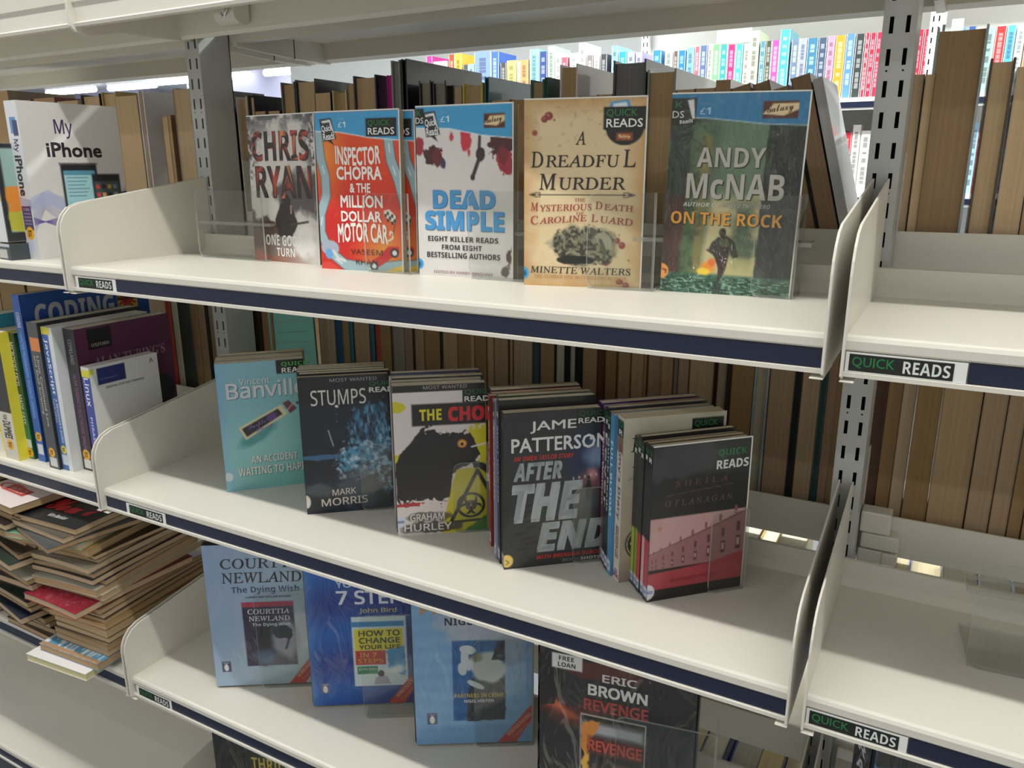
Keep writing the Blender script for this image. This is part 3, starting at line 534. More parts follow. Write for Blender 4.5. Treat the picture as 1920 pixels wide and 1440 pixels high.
# thriller with stencil capitals
W, H = .121, .183; c = Cv(W, H, '#d2d0ca')
c.mix(np.clip((c.n(30, 3) - .42) * 5, 0, 1) * np.clip(1.1 - np.minimum(c.U, 1 - c.U) * 5 - np.maximum(c.V - .25, 0) * 3, 0, 1), '#3c3c3e')
c.mix(np.clip((c.n(9, 13) - .45) * 5, 0, 1) * np.clip(1 - c.V * 6, 0, 1), '#55555a')
c.mix(c.soft(np.abs(c.V - .52) * 1.2 - .16 + (c.n(8, 5) - .5) * .3 + np.maximum(.55 - c.U, 0), .1) * .8, '#3a3437')
c.ell(.30, .66, .17, .10, '#d9d8d2', .3, 4, .1)
c.mix(c.soft(.80 - c.V + .25 * c.U + (c.n(9, 6) - .5) * .3 - .1, .06) * np.clip(1.2 - 1.3 * c.U, 0, 1) * .9, '#5c4640')
c.mix(c.soft(.93 - c.V + (c.n(12, 7) - .5) * .16, .05) * np.clip(.9 - c.U, 0, 1) * 1.1, '#a85844')
c.ell(.80, .84, .16, .12, '#e6e6e2', .4, 11, .08)
for a in (((.44, .60), (.58, .57), (.66, .64), (.70, .74), (.62, .82), (.40, .82), (.36, .70)), ((.47, .57), (.50, .535), (.57, .53), (.61, .56), (.60, .60), (.50, .60))): c.poly(a, '#26221f', wob=.03, seed=3)
c.poly([(.10, .74), (.22, .67), (.36, .72), (.40, .80), (.2, .84)], '#574038', wob=.06, seed=5)
c.line([(.60, .735), (.86, .71)], .022, '#3c3a3a'); c.rect(.60, .60, .625, .66, '#c8a890', .8)
def fire(u, v, s=2):
    n = math.sin(u * 61 + v * 17) * math.sin(v * 83 - u * 29); return hs('#c04a38') if n > .18 + (v - .12) * .9 else hs('#e89060') if n > .12 + (v - .12) * .9 else hs('#2a2422')
c.tx('NO.1 BESTSELLING AUTHOR', (.2, .03, .8, .058), '#c4c4c4', 'n', .01)
c.tx('CHRIS', (.06, .10, .92, .305), fire, 'b', .02); c.tx('RYAN', (.09, .335, .94, .555), fire, 'b', .02)
c.tx('ONE GOOD', (.20, .81, .76, .885), '#f0efec', 'b'); c.tx('TURN', (.36, .90, .64, .96), '#f0efec', 'b')
p, q = (.153, .163), (.274, .155)
book('thriller with big charred stencil capitals on smoky white, leftmost cover on the top shelf', (p[0], p[1], 0), yawof(p, q), wid(p, q), H, .010, c, body='#b8b4ae', lean=.03, sleeve=True, mat='print')
# red road cover, two copies
W, H = .116, .181; c = Cv(W, H, '#d8281c')
c.grad('#e8561e', '#cc2018', np.clip(c.V * 1.3 + .1 * np.sin(c.U * 6), 0, 1)); c.mix(np.clip(1 - np.hypot((c.U - .12) * 1.2, c.V - .25) * 2.6, 0, 1), '#f0902a'); c.mix(np.clip(1 - np.hypot((c.U - .8), (c.V - .88) * 1.4) * 2.2, 0, 1), '#f2a32c')
rr = random.Random(3)
for i in range(26): a, b = rr.random(), .2 + .8 * rr.random(); c.line([(a, b), (a + rr.uniform(-.2, .2), b + rr.uniform(-.08, .08))], .012, '#f07030', .35)
def road(pts, w_): c.line(pts, w_ + .016, '#48606a'); c.line(pts, w_, '#9db8c0')
road([(.03, .12), (.05, .28), (.10, .40), (.10, .52), (.02, .64), (.01, .76), (.10, .88), (.3, .965), (.6, .985), (1.05, .95)], .10)
road([(.86, .1), (.90, .3), (.98, .42), (1.04, .56), (1.1, .7)], .10)
for a in (((.88, .2), (.89, .25)), ((.92, .34), (.95, .39)), ((.07, .33), (.09, .38)), ((.035, .66), (.02, .71)), ((.18, .93), (.26, .96)), ((.6, .985), (.68, .98))): c.line(list(a), .012, '#e8eef0')
c.poly([(0, .96), (.1, .95), (.3, 1.02), (0, 1.02)], '#d84030'); c.poly([(.74, 1.01), (.84, .985), (1, .95), (1, 1.01)], '#eac040')
c.poly([(0, 0), (1, 0), (1, .178), (.65, .158), (.3, .122), (0, .112)], '#3f9fd4'); c.line([(0, .114), (.3, .124), (.65, .16), (1, .18)], .010, '#dfeef6')
qbubble(c, .06, .035, .20, .16); c.tx('Only', (.29, .035, .36, .052), '#8cc8e8', 'n'); c.tx('£1', (.29, .06, .38, .095), '#d4ecf8', 'b')
quick(c, .62, .045, .975, .155)
for t, b in (('INSPECTOR', (.24, .205, .78, .32)), ('CHOPRA', (.245, .335, .79, .42)), ('& THE', (.40, .44, .65, .50)), ('MILLION', (.28, .515, .79, .595)), ('DOLLAR', (.28, .615, .77, .685)), ('MOTOR CAR', (.23, .70, .84, .825))): c.tx(t, b, '#f4f0ea', 'n', .03, arc=-.012 if t == 'INSPECTOR' else (.012 if t == 'MOTOR CAR' else 0))
c.line([(.84, .80), (.89, .785), (.90, .75), (.87, .74), (.86, .76)], .016, '#f4f0ea')
c.tx('VASEEM', (.38, .86, .77, .895), '#3a2420', 't'); c.tx('KHAN', (.44, .925, .70, .96), '#3a2420', 't')
c.poly([(.80, .61), (.86, .60), (.94, .645), (.93, .69), (.88, .675), (.80, .645)], '#ece8e0')
for i in range(5):
    for j in range(3):
        if (i + j) % 2: c.rect(.805 + i * .026, .608 + j * .022 + i * .008, .83 + i * .026, .628 + j * .022 + i * .008, '#201c1c')
c.line([(.945, .64), (.90, .76)], .008, '#201c1c')
c.ell(.12, .86, .11, .05, '#a8b4c4', .1, 4); c.ell(.10, .90, .05, .035, '#6aa8dc', .1, 5); c.line([(.16, .88), (.22, .93), (.30, .94)], .03, '#d8dcdc')
c.poly([(.60, .945), (.72, .90), (.84, .835), (.96, .835), (.97, .87), (.88, .905), (.76, .955), (.66, .985)], '#d01c20')
for x, y in ((.66, .965), (.91, .875)): c.ell(x, y, .05, .03, '#26282a'); c.ell(x, y, .028, .017, '#e6e8e8')
sp = Cv(.010, H, '#c84838', .0015)
p, q = (.300, .131), (.416, .139)
book('red novel with grey road and little racing car, front copy of two', (p[0], p[1], 0), yawof(p, q), wid(p, q), H, .010, c, sp, '#b8a890', '#b8a88c', lean=.02, group=None, sleeve=True)
p, q = (.309, .1435), (.4285, .1515)
book('red novel with grey road, second copy tucked close behind the front one', (p[0], p[1], 0), yawof(p, q), wid(p, q), H - .001, .011, c, None, '#b8a890', '#b8a88c', lean=.015, sleeve=True)
# white cover, blue slab title
W, H = .118, .182; c = Cv(W, H, '#dddad8')
c.mix(np.clip((c.n(6, 2) - .5) * 1.4, 0, 1) * .3, '#c8c6c6')
c.rect(.0, 0, 1, 1, '#e4e0dc', .3)
for (u, v, a, b, col, ro, sd) in ((.18, .275, .11, .055, '#4a2024', .5, 3), (.22, .29, .05, .05, '#6a2428', .6, 8), (.03, .23, .05, .06, '#a02c38', .4, 5), (.285, .325, .03, .03, '#3c3e58', .3, 6), (.53, .185, .055, .075, '#c83444', .2, 7), (.38, .175, .02, .03, '#c43848', .4, 8), (.56, .265, .014, .02, '#c03844', .4, 9), (.89, .20, .13, .085, '#4c2022', .5, 10), (.93, .32, .075, .07, '#a02c3c', .55, 12), (.90, .28, .05, .05, '#7c2430', .4, 13), (.93, .955, .045, .03, '#5a4c4a', .3, 14), (.97, .87, .03, .05, '#5c3c3c', .8, 15)): c.ell(u, v, a, b, col, ro, sd, sc=26)
c.line([(.675, .14), (.665, .26)], .028, '#3a2428'); c.ell(.675, .275, .05, .038, '#3c2428', .25, 4, sc=18); c.line([(.67, .29), (.62, .37), (.60, .40)], .036, '#402a30'); c.ell(.598, .405, .024, .018, '#402a30')
c.poly([(0, 0), (1, 0), (1, .185), (.7, .168), (.35, .125), (0, .12)], '#3f9fd4'); c.line([(0, .12), (.35, .127), (.7, .17), (1, .187)], .010, '#dfeef6')
qbubble(c, .08, .025, .18, .165); c.rect(0, .01, .09, .105, '#10140f'); c.tx('K', (.015, .018, .06, .05), '#1f7a3e', 'b'); c.tx('DS', (.0, .06, .085, .095), '#e0e2de', 'n', .01)
c.tx('Only', (.27, .03, .34, .045), '#8cc8e8', 'n'); c.tx('£1', (.27, .055, .36, .09), '#d4ecf8', 'b'); galaxy(c, .715, .05, .925, .13)
c.tx('DEAD', (.175, .485, .835, .592), '#3a6f9c', 'b', .03); c.tx('SIMPLE', (.085, .607, .925, .722), '#3a6f9c', 'b', .03)
c.tx('DEAD', (.17, .480, .83, .588), '#4a9ad4', 'b', .03); c.tx('SIMPLE', (.08, .602, .92, .718), '#4a9ad4', 'b', .03)
c.tx('EIGHT KILLER READS', (.11, .755, .86, .787), '#2a2628', 'b'); c.tx('FROM EIGHT', (.26, .805, .69, .836), '#2a2628', 'b'); c.tx('BESTSELLING AUTHORS', (.095, .852, .88, .886), '#2a2628', 'b')
c.tx('EDITED BY HARRY BINGHAM', (.17, .965, .80, .982), '#9a6a6c', 't', .01); c.ell(0, .93, .05, .033, '#38a0dc'); c.tx('6', (.0, .918, .022, .944), '#143a6c', 'b')
p, q = (.442, .136), (.560, .142)
book('white paperback splashed with dark blood blots under blue slab title letters', (p[0], p[1], 0), yawof(p, q), wid(p, q), H, .015, c, body='#c9bfa8', pages='#b8a88c', lean=.015, sleeve=True)
# parchment cover
W, H = .119, .182; c = Cv(W, H, '#dcc69c')
c.mix(np.clip((c.n(5, 21) - .4) * 2, 0, 1) * .5, '#e8d6b0'); e = np.minimum(np.minimum(c.U, 1 - c.U), np.minimum(c.V, 1 - c.V) * c.A); c.mix(np.clip(1 - e * 7 + (c.n(10, 4) - .5) * .8, 0, 1) * .65, '#b88a50'); c.mix(np.clip((c.n(30, 8) - .66) * 8, 0, 1) * .25 * (c.V < .25), '#8a6038')
for (u, v, a, b) in ((.21, .085, .035, .022), (.175, .10, .03, .018), (.255, .105, .008, .006), (.09, .17, .022, .014), (.80, .74, .025, .018), (.84, .765, .028, .02), (.815, .71, .006, .005), (.73, .81, .036, .028), (.71, .86, .028, .018), (.74, .85, .018, .014), (.90, .845, .006, .005), (.83, .965, .03, .014), (.885, .985, .028, .02)): c.ell(u, v, a, b, '#8a3a34', .15, 3); c.ell(u - a * .2, v - b * .2, a * .35, b * .35, '#b86a60')
c.ell(.52, .775, .27, .115, '#8c8870', .35, 31, .08); c.mix(c.soft(np.hypot((c.U - .52) / .26, (c.V - .775) / .12) - 1 + (c.n(14, 33) - .5) * .5, .1) * np.clip((c.n(48, 35) - .42) * 5, 0, 1) * .85, '#26281f')
for i in range(9): c.line([(.29 + i * .014, .735), (.29 + i * .014, .80)], .004, '#33352a', .7)
for i in range(8): c.line([(.46 + i * .016, .70), (.46 + i * .016, .78)], .004, '#33352a', .6)
c.ell(.46, .85, .17, .026, '#1c1e18', .25, 6, .02); c.poly([(.60, .70), (.68, .69), (.75, .735), (.76, .79), (.70, .79), (.64, .75)], '#a8a48a', .9, .02); c.line([(.66, .74), (.70, .80), (.69, .84)], .03, '#5c5a48'); c.ell(.60, .695, .03, .02, '#55523f')
c.poly([(.70, .055), (.72, .02), (.86, .01), (.88, .05)], '#4a9ad0'); c.poly([(.73, .05), (.74, .03), (.84, .022), (.855, .05)], '#e0e8ec')
c.ell(.835, .145, .155, .095, '#1d1d1c'); c.rect(.66, .045, 1.0, .16, '#161817'); quick(c, .66, .045, 1.0, .16, bg=None); c.rect(.765, .175, .90, .215, '#8a4a24'); c.ell(.83, .195, .05, .012, '#c07840'); c.tx('Galaxy', (.785, .182, .88, .21), '#f0d8b0', 'sc')
dk = '#2e2620'; rd = '#a03a34'
c.tx('A', (.435, .165, .52, .235), dk, 'i', .008)
c.tx('D', (.06, .268, .165, .352), dk, 'i', .008); c.tx('READFU', (.185, .287, .80, .352), dk, 'i', .008); c.tx('L', (.83, .262, .93, .352), dk, 'i', .008)
c.tx('M', (.13, .385, .28, .47), dk, 'i', .008); c.tx('URDER', (.30, .405, .855, .47), dk, 'i', .008)
c.line([(.12, .497), (.86, .497)], .006, dk)
for x, d in ((.05, 1), (.93, -1)):
    for y in (.487, .497, .507): c.line([(x, .497), (x + .05 * d, y)], .007, dk)
    c.line([(x + .05 * d, .487), (x + .09 * d, .487), (x + .09 * d, .507), (x + .05 * d, .507)], .006, dk)
c.tx('THE', (.435, .515, .525, .533), rd, 'i', .008); c.tx('M', (.06, .54, .125, .585), rd, 'i', .01); c.tx('YSTERIOUS', (.135, .548, .58, .583), rd, 'i', .01, sk=-.01); c.tx('D', (.61, .532, .67, .572), rd, 'i', .01); c.tx('EATH', (.685, .548, .925, .580), rd, 'i', .01, sk=.01)
c.tx('OF', (.455, .588, .515, .604), rd, 'i', .01); c.tx('C', (.06, .612, .125, .66), rd, 'i', .01); c.tx('AROLINE', (.135, .612, .54, .647), rd, 'i', .01, sk=-.02); c.tx('L', (.58, .60, .635, .64), rd, 'i', .01); c.tx('UARD', (.655, .615, .925, .652), rd, 'i', .01, sk=.015)
c.tx('MINETTE WALTERS', (.06, .89, .92, .928), dk, 'i', .008); c.tx('THE NUMBER ONE BESTSELLING AUTHOR', (.09, .938, .89, .955), '#b87848', 'i', .012)
c.ell(0, .93, .045, .034, '#3f9fd0'); c.tx('6', (.0, .915, .022, .945), '#143a6c', 'b')
p, q = (.587, .119), (.704, .1455)
book('parchment coloured murder mystery with an engraved scene and blood drops', (p[0], p[1], 0), yawof(p, q), wid(p, q), H, .013, c, body='#c8b890', pages='#c0aa80', lean=.0, sleeve=True)
# soldier running between dark pillars
W, H = .121, .183; c = Cv(W, H, '#4a6350', .0010)
c.grad('#4c6450', '#66785c'); c.mix(np.clip((c.n(7, 3) - .4) * 2, 0, 1) * .5, '#33463a')
c.rect(.38, .12, .78, .55, '#6c8a6c', .6, .08); c.poly([(.36, .5), (.76, .48), (.74, .90), (.30, .90)], '#c8bc8c', .9, .02, w=.06); c.mix(c.soft(np.abs(c.U - .60) - .10 + (c.n(8, 9) - .5) * .3, .1) * c.soft(np.abs(c.V - .68) - .16, .1) * .85, '#3f5444')
c.rect(.45, .80, .74, .90, '#b8b078', .6, .04)
c.poly([(0, .12), (.22, .12), (.20, .93), (0, .95)], '#2a3830', wob=.04); c.poly([(0, .5), (.16, .5), (.15, .95), (0, .95)], '#4a2c28', .9, .05, w=.05); c.poly([(.18, .13), (.30, .14), (.25, .92), (.13, .92)], '#506a48', .9, .03, w=.03); c.poly([(.25, .2), (.34, .2), (.30, .9), (.24, .9)], '#8a7c44', .7, .03, w=.03)
c.poly([(.74, .14), (1, .15), (1, .95), (.72, .93)], '#262c2a', wob=.03); c.mix((c.U > .74) * np.clip((c.n(14, 41) - .45) * 4, 0, 1) * .5, '#47524c'); c.mix((c.U < .3) * np.clip((c.n(22, 44) - .5) * 5, 0, 1) * .4, '#20281f')
c.rect(0, .895, 1, 1, '#2c5a48', w=.03); c.mix(c.soft(.905 - c.V, .03) * np.clip((vnoise(c.U, c.V * c.A * 3.2, 34, 51, 2) - .45) * 6, 0, 1), '#79a58c'); c.mix(c.soft(.905 - c.V, .03) * np.clip((vnoise(c.U, c.V * c.A * 3.2, 40, 57, 2) - .5) * 6, 0, 1), '#123026')
c.ell(.37, .86, .06, .03, '#e89030', .5, 3, .03); c.ell(.34, .88, .05, .016, '#f0d040', .4, 5, .03); c.ell(.40, .83, .03, .02, '#e06a28', .5, 6, .02)
c.poly([(.43, .70), (.50, .69), (.56, .72), (.60, .79), (.56, .80), (.53, .76), (.52, .82), (.50, .88), (.47, .93), (.45, .93), (.45, .86), (.42, .80), (.38, .78), (.35, .77), (.39, .73)], '#2c2a22', wob=.015); c.ell(.465, .675, .027, .022, '#24221e'); c.poly([(.44, .79), (.52, .79), (.49, .88), (.46, .91)], '#3a2424'); c.poly([(.42, .93), (.50, .93), (.48, .99), (.42, 1.0)], '#1c3028', .8, .02); c.poly([(.44, .71), (.51, .705), (.53, .745), (.46, .75)], '#4c5838', .9)
c.poly([(0, 0), (1, 0), (1, .15), (.7, .142), (.3, .115), (0, .11)], '#2f7cab'); c.line([(0, .111), (.3, .117), (.7, .145), (1, .152)], .008, '#a8c8d8'); c.mix(c.soft(np.maximum(c.V - .11, 0), .02) * np.clip((c.n(12, 61) - .55) * 3, 0, 1) * .35, '#6ab0d8')
c.rect(0, .02, .19, .15, '#141a16'); c.tx('K', (.03, .035, .085, .065), '#1f6a3a', 'b'); c.tx('DS', (.01, .08, .10, .115), '#c8cac6', 'n', .01); c.poly([(.12, .03), (.17, .025), (.185, .12), (.165, .12)], '#d8dcdc'); c.tx('Reads', (.07, .12, .17, .14), '#d8dcdc', 'b', rot=-8)
c.tx('Only', (.22, .04, .31, .055), '#6aa0c0', 'n'); c.tx('£1', (.22, .065, .30, .098), '#a8ccdc', 'b'); galaxy(c, .68, .04, .93, .12)
c.tx('ANDY', (.232, .262, .74, .357), '#32382f', 'b', .01); c.tx('McNAB', (.165, .388, .895, .515), '#32382f', 'b', .01)
c.tx('ANDY', (.225, .257, .733, .352), '#b4b2aa', 'b'); c.tx('McNAB', (.158, .383, .888, .510), '#b4b2aa', 'b')
c.tx('AUTHOR OF', (.14, .528, .43, .549), '#c8c6be', 'bi'); c.tx('BRAVO TWO ZERO', (.45, .528, .80, .549), '#a4a49c', 'bi')
c.tx('ON THE ROCK', (.06, .58, .905, .643), '#3c3420', 'b', .005); c.tx('ON THE ROCK', (.053, .576, .898, .639), '#e2a03c', 'b')
c.ell(0, .89, .06, .04, '#e89a50'); c.line([(.01, .88), (.04, .885), (.035, .90)], .012, '#7a4018')
p, q = (.7254, .1448), (.8465, .1515)
book('dark green war novel in crinkled plastic, soldier running, rightmost on the top shelf', (p[0], p[1], 0), yawof(p, q), wid(p, q), H, .012, c, body='#2a302c', pages='#b8a88c', lean=-.0, roll=.02, sleeve=True, mat='print_crinkle')

# ------------------------------------------------------------------ clear acrylic book supports
def support(label, x, y, z, yaw, wf=.044, h=.092, depth=.05, left=False, ledge=False):
    R = thing('book_support', label, 'book support', (x, y, z + .0004), (0, 0, yaw), 'clear acrylic book supports'); t = .0025; r = .010
    def plate(x0, x1, name, round_left):
        o = [(x0, .0)] ; pr = []
        for i in range(7):
            a = PI - i * PI / 12; pr.append((x0 + r + r * math.cos(a), h - r + r * math.sin(a))) if round_left else None
        lo = [(x0 + r * (1 - math.cos(i * PI / 12)), r * (1 - math.sin(i * PI / 12))) for i in range(7)] if round_left else [(x0, 0)]
        pf = ([(x0 + r - r * math.cos(i * PI / 12), r - r * math.sin(i * PI / 12)) for i in range(6, -1, -1)] if round_left else [(x0, 0)]) + (pr if round_left else [(x0, h)])
        pf = pf + [(x1, h), (x1, 0)]
        m = MB(); n = len(pf); k = 0
        m.v = [(p_[0], 0, p_[1]) for p_ in pf] + [(p_[0], t, p_[1]) for p_ in pf]
        m.f = [tuple(range(n)), tuple(range(2 * n - 1, n - 1, -1))] + [(i, (i + 1) % n, n + (i + 1) % n, n + i) for i in range(n)]; m.m = [0, 0] + [1] * n
        m.build(name, [M['acrylic'], M['acrylic_edge']], R)
    plate(0, wf, 'front_plate', True)
    m = MB(); m.f = []; m.box(wf - t, wf, t, depth, 0, h, 0); m.m[-6:] = [0, 0, 1, 1, 1, 1]; m.build('side_plate', [M['acrylic'], M['acrylic_edge']], R)
    m = MB(); m.box(.002, wf, t, depth, 0, t); m.m = [1, 1, 1, 1, 0, 0]; m.build('base_plate', [M['acrylic'], M['acrylic_edge']], R)
    if ledge:
        m = MB(); m.box(-.0, wf + .01, depth - .03, depth, h * .50, h * .50 + .004); m.m = [1, 1, 1, 1, 0, 0]; m.build('ledge_plate', [M['acrylic'], M['acrylic_edge']], R)
support('clear acrylic support reaching left of the smoky white thriller', .060, .150, 0, 0, .125, .090, .034, ledge=True)
support('clear acrylic support in front of the red road novel, edge at its middle', .372, .1255, 0, .05, .062, .090, .042)
support('clear acrylic support in front of the white blood-blot paperback', .512, .1305, 0, .03, .072, .094, .045, ledge=True)
support('clear acrylic support in front of the parchment murder mystery', .655, .1235, 0, .12, .068, .094, .045, ledge=True)
support('clear acrylic support in front of the dark green war novel', .8135, .1425, 0, .03, .038, .0925, .045, ledge=True)

# ------------------------------------------------------------------ middle shelf: angled stacks
def stack(desc, p, yaw, W, H, front, n, ths, spines, bodies, labels, pages='#d2c2a4', jit=.0035, sleeve=False, mats=None, seed=1, heights=None):
    rd_ = random.Random(seed); nx, ny = -math.sin(yaw), math.cos(yaw); ux, uy = math.cos(yaw), math.sin(yaw); d = 0
    for i in range(n):
        T = ths[i % len(ths)]; j = 0 if i == 0 else rd_.uniform(-jit, jit); dy = 0 if i == 0 else rd_.uniform(-.01, .01)
        Hh = H if i == 0 else (heights[i - 1] if heights else H + rd_.uniform(-.002, .002))
        x = p[0] + nx * d + ux * j; y = p[1] + ny * d + uy * j
        book(labels[i], (x, y, Z2), yaw + dy * .3, W + (0 if i == 0 else rd_.uniform(-.002, .002)), Hh, T, front if i == 0 else None, spines[i % len(spines)] if spines else None, bodies[i % len(bodies)], pages=rd_.choice([pages, '#d4c6aa', '#c6b292', '#d8ccb2']), mat=(mats or 'print') if i == 0 else 'print', group=desc if i else None, sleeve=sleeve and i == 0)
        d += T + .0007
def spn(T, H, base, txt, col, badge=True, two=None, lbl='#e8ecf0', st='b', band=None):
    c = Cv(T, H, base, .0018)
    if band: c.rect(0, band[0], 1, band[1], band[2])
    if badge: c.rect(0, .02, 1, .115, '#0e1614'); c.tx('Q', (.2, .03, .85, .065), '#1f7a46', 'b'); c.tx('R', (.25, .075, .85, .105), '#e8eae6', 'b')
    if txt: c.tx(txt, (.22, .16, .78, .62), col, st, down=True)
    if two: c.tx(two, (.22, .66, .78, .86), col, st, down=True)
    if lbl: c.rect(.05, .91, .95, .975, lbl); c.tx('Q22', (.25, .93, .75, .96), '#3a6ac0', 'b')
    return c
ordn = lambda what, n: ['%s, %s from the front' % (what, ORD[i + 1]) for i in range(n)]
# pale turquoise cover
W, H = .112, .177; c = Cv(W, H, '#7fbcc4'); c.grad('#86b8cc', '#78bcb4', np.clip(c.V * .6 + c.U * .5, 0, 1)); c.mix(np.clip(1 - c.U * 7, 0, 1) * .6, '#78a8d0'); c.mix(np.clip(1 - np.abs(c.V - .66) * 3, 0, 1) * .25, '#a8e0d4')
c.rect(.68, .0, 1, .105, '#0b0e0c'); c.tx('QUICK', (.74, .018, 1.05, .055), '#4fb04a', 'b'); c.tx('READS', (.74, .062, 1.05, .1), '#e8eae6', 'b')
c.tx('Vincent', (.255, .125, .60, .175), '#5a8c98', 't', .02); c.tx('Vincent', (.25, .12, .595, .17), '#d4dce0', 't', .008)
c.tx('Banville', (.105, .15, 1.0, .28), '#4c7c88', 't', .035); c.tx('Banville', (.10, .145, .995, .275), '#d0d4d6', 't', .02)
c.ell(.40, .57, .24, .05, '#3c8a88', .2, 3, .12, .8, rot=-.5)
c.poly([(.20, .50), (.70, .345), (.77, .42), (.27, .60)], '#d8d0a0'); c.poly([(.235, .51), (.66, .375), (.71, .42), (.285, .575)], '#201c2c'); c.poly([(.72, .335), (.79, .315), (.88, .385), (.80, .42)], '#6a3440'); c.line([(.76, .40), (.84, .345)], .012, '#d8b8a0'); c.ell(.58, .435, .07, .028, '#5a3c80', .2, 4, rot=-.5)
c.tx('Purple', (.30, .465, .52, .51), '#7a68a8', 'sc', rot=-22); c.tx('Pussy', (.38, .495, .60, .535), '#7a68a8', 'sc', rot=-22); c.line([(.84, .35), (.88, .345)], .01, '#c8b090'); c.ell(.89, .342, .013, .010, '#201c1c')
c.tx('AN ACCIDENT', (.315, .735, .85, .792), '#4c8884', 'b', .02); c.tx('WAITING TO HAPPEN', (.155, .822, 1.05, .888), '#4c8884', 'b', .02)
c.tx('AN ACCIDENT', (.31, .73, .845, .787), '#dcd8d4', 'b'); c.tx('WAITING TO HAPPEN', (.15, .817, 1.045, .883), '#dcd8d4', 'b'); c.ell(.035, .88, .05, .035, '#c8d4dc')
p = (.160, .071); YW = math.radians(47)
stack('thin paperbacks stacked behind the pale turquoise cover', p, YW, W, H, c, 4, (.014, .012, .015, .013), [spn(.012, H, '#86b4c0', '', '#fff', False, lbl=None)], ['#7fb0bc', '#a89c88', '#7fb0bc', '#9a8c78'], ['pale turquoise paperback with a tilted matchbox on the cover, front of its stack'] + ordn('paperback in the stack headed by the pale turquoise matchbox cover', 5)[1:4], seed=3, mats='print')
# dark blue horror cover
W, H = .108, .178; c = Cv(W, H, '#0c1420', .0009)
f = c.n(7, 11); g = c.n(18, 12); c.mix(np.clip((f - .35) * 2, 0, 1) * .7, '#10243e')
mk = c.soft(np.hypot((c.U - .80) / .28, (c.V - .42) / .22) - 1 + (g - .5) * .7, .15); c.mix(mk * np.clip((vnoise(c.U, c.V * c.A * .3, 40, 15, 3) - .3) * 2.2, 0, 1), '#3c86b0'); c.mix(mk * np.clip((vnoise(c.U, c.V * c.A * .3, 50, 17, 2) - .55) * 4, 0, 1) * .6, '#9cc8dc')
mk = c.soft(np.hypot((c.U - .62) / .26, (c.V - .62) / .14) - 1 + (g - .5) * .9, .12); c.mix(mk * np.clip((g - .3) * 3, 0, 1), '#4a90b4'); c.mix(mk * np.clip((c.n(22, 19) - .5) * 5, 0, 1) * .8, '#d8dce0')
mk = c.soft(np.hypot((c.U - .93) / .1, (c.V - .65) / .2) - 1 + (g - .5), .12); c.mix(mk * np.clip((c.n(26, 21) - .42) * 4, 0, 1), '#8cb8d0')
c.mix(c.soft(np.hypot((c.U - .2) / .22, (c.V - .58) / .02) - 1 + (g - .5) * .8, .2) * .8, '#4078a8'); c.ell(.62, .82, .26, .14, '#58606a', .5, 8, .15, .7); c.ell(.14, .83, .18, .05, '#6c7074', .4, 9, .1, .6); c.rect(0, 0, 1, .19, '#0a0c10', .85, .05)
c.line([(.30, .385), (.345, .50)], .014, '#c8ccd4', .8); c.ell(.41, .215, .02, .01, '#e8e8e8'); r5 = random.Random(5)
for i in range(26): c.ell(r5.uniform(.4, 1), r5.uniform(.08, .36), .006, .004, '#7ca4cc')
c.tx('MOST WANTED', (.35, .018, .87, .042), '#a0a4a8', 't'); c.tx('STUMPS', (.13, .095, .74, .205), '#d4d4d2', 't', .005); c.tx('QUICK', (.78, .05, 1.12, .085), '#1c6a3c', 'n', .01); c.tx('READS', (.78, .092, 1.12, .13), '#e0e2e0', 'n', .02)
c.tx('MARK', (.30, .822, .57, .868), '#d4ccc0', 't', .01, sk=-.008); c.tx('MORRIS', (.17, .888, .70, .945), '#d4ccc0', 't', .015, sk=-.008); c.ell(0, .905, .05, .05, '#e4e2dc')
p = (.305, .069); YW = math.radians(40)
stack('thin paperbacks stacked behind the dark blue horror cover', p, YW, W, H, c, 7, (.0085, .010, .0105, .011), [spn(.010, H, '#14181e', 'STUMPS', '#c0c4cc', True), spn(.010, H, '#3a4460', 'MOST WANTED', '#c0c4cc', True)], ['#15181c', '#20242c', '#5a5148'], ['black and electric blue horror paperback titled STUMPS, front of its stack'] + ordn('thin paperback in the stack headed by the blue STUMPS cover', 7)[1:], seed=5, mats='print')
# crow and biohazard cover
W, H = .106, .184; c = Cv(W, H, '#ddd6d4', .0009)
c.ell(.04, .14, .09, .035, '#cfc81e', .25, 3); c.poly([(-.02, .46), (.08, .45), (.14, .50), (.04, .58), (-.02, .60)], '#c8c41c', wob=.06); c.poly([(.62, .24), (1.02, .22), (1.02, .75), (.86, .62), (.93, .48), (.84, .34), (.74, .27)], '#cdc51a', wob=.05)
c.poly([(.0, .50), (.22, .33), (.38, .25), (.56, .22), (.72, .26), (.84, .33), (.90, .42), (.93, .48), (.86, .52), (.76, .55), (.62, .60), (.60, .74), (.52, .82), (.30, .80), (.06, .79), (0, .76)], '#17171a', wob=.03, seed=4)
c.mix(c.soft(np.hypot((c.U - .62) / .28, (c.V - .27) / .05) - 1 + (c.n(30, 6) - .5) * 1.6, .1), '#ddd6d4'); c.mix(c.soft(np.hypot((c.U - .3) / .4, (c.V - .80) / .04) - 1 + (c.n(34, 7) - .5) * 1.8, .1), '#ddd2d0'); c.mix(c.soft(np.hypot((c.U - .12) / .2, (c.V - .79) / .012) - 1 + (c.n(34, 8) - .5) * 1.8, .1), '#b02830')
c.line([(.84, .42), (1, .40)], .02, '#e0dcda'); c.poly([(.80, .50), (1.02, .55), (1.02, .66), (.9, .60)], '#1c1c1c', wob=.03)
c.ell(.735, .395, .052, .028, '#d88830'); c.ell(.735, .395, .032, .017, '#e8c060'); c.ell(.735, .398, .018, .011, '#141414')
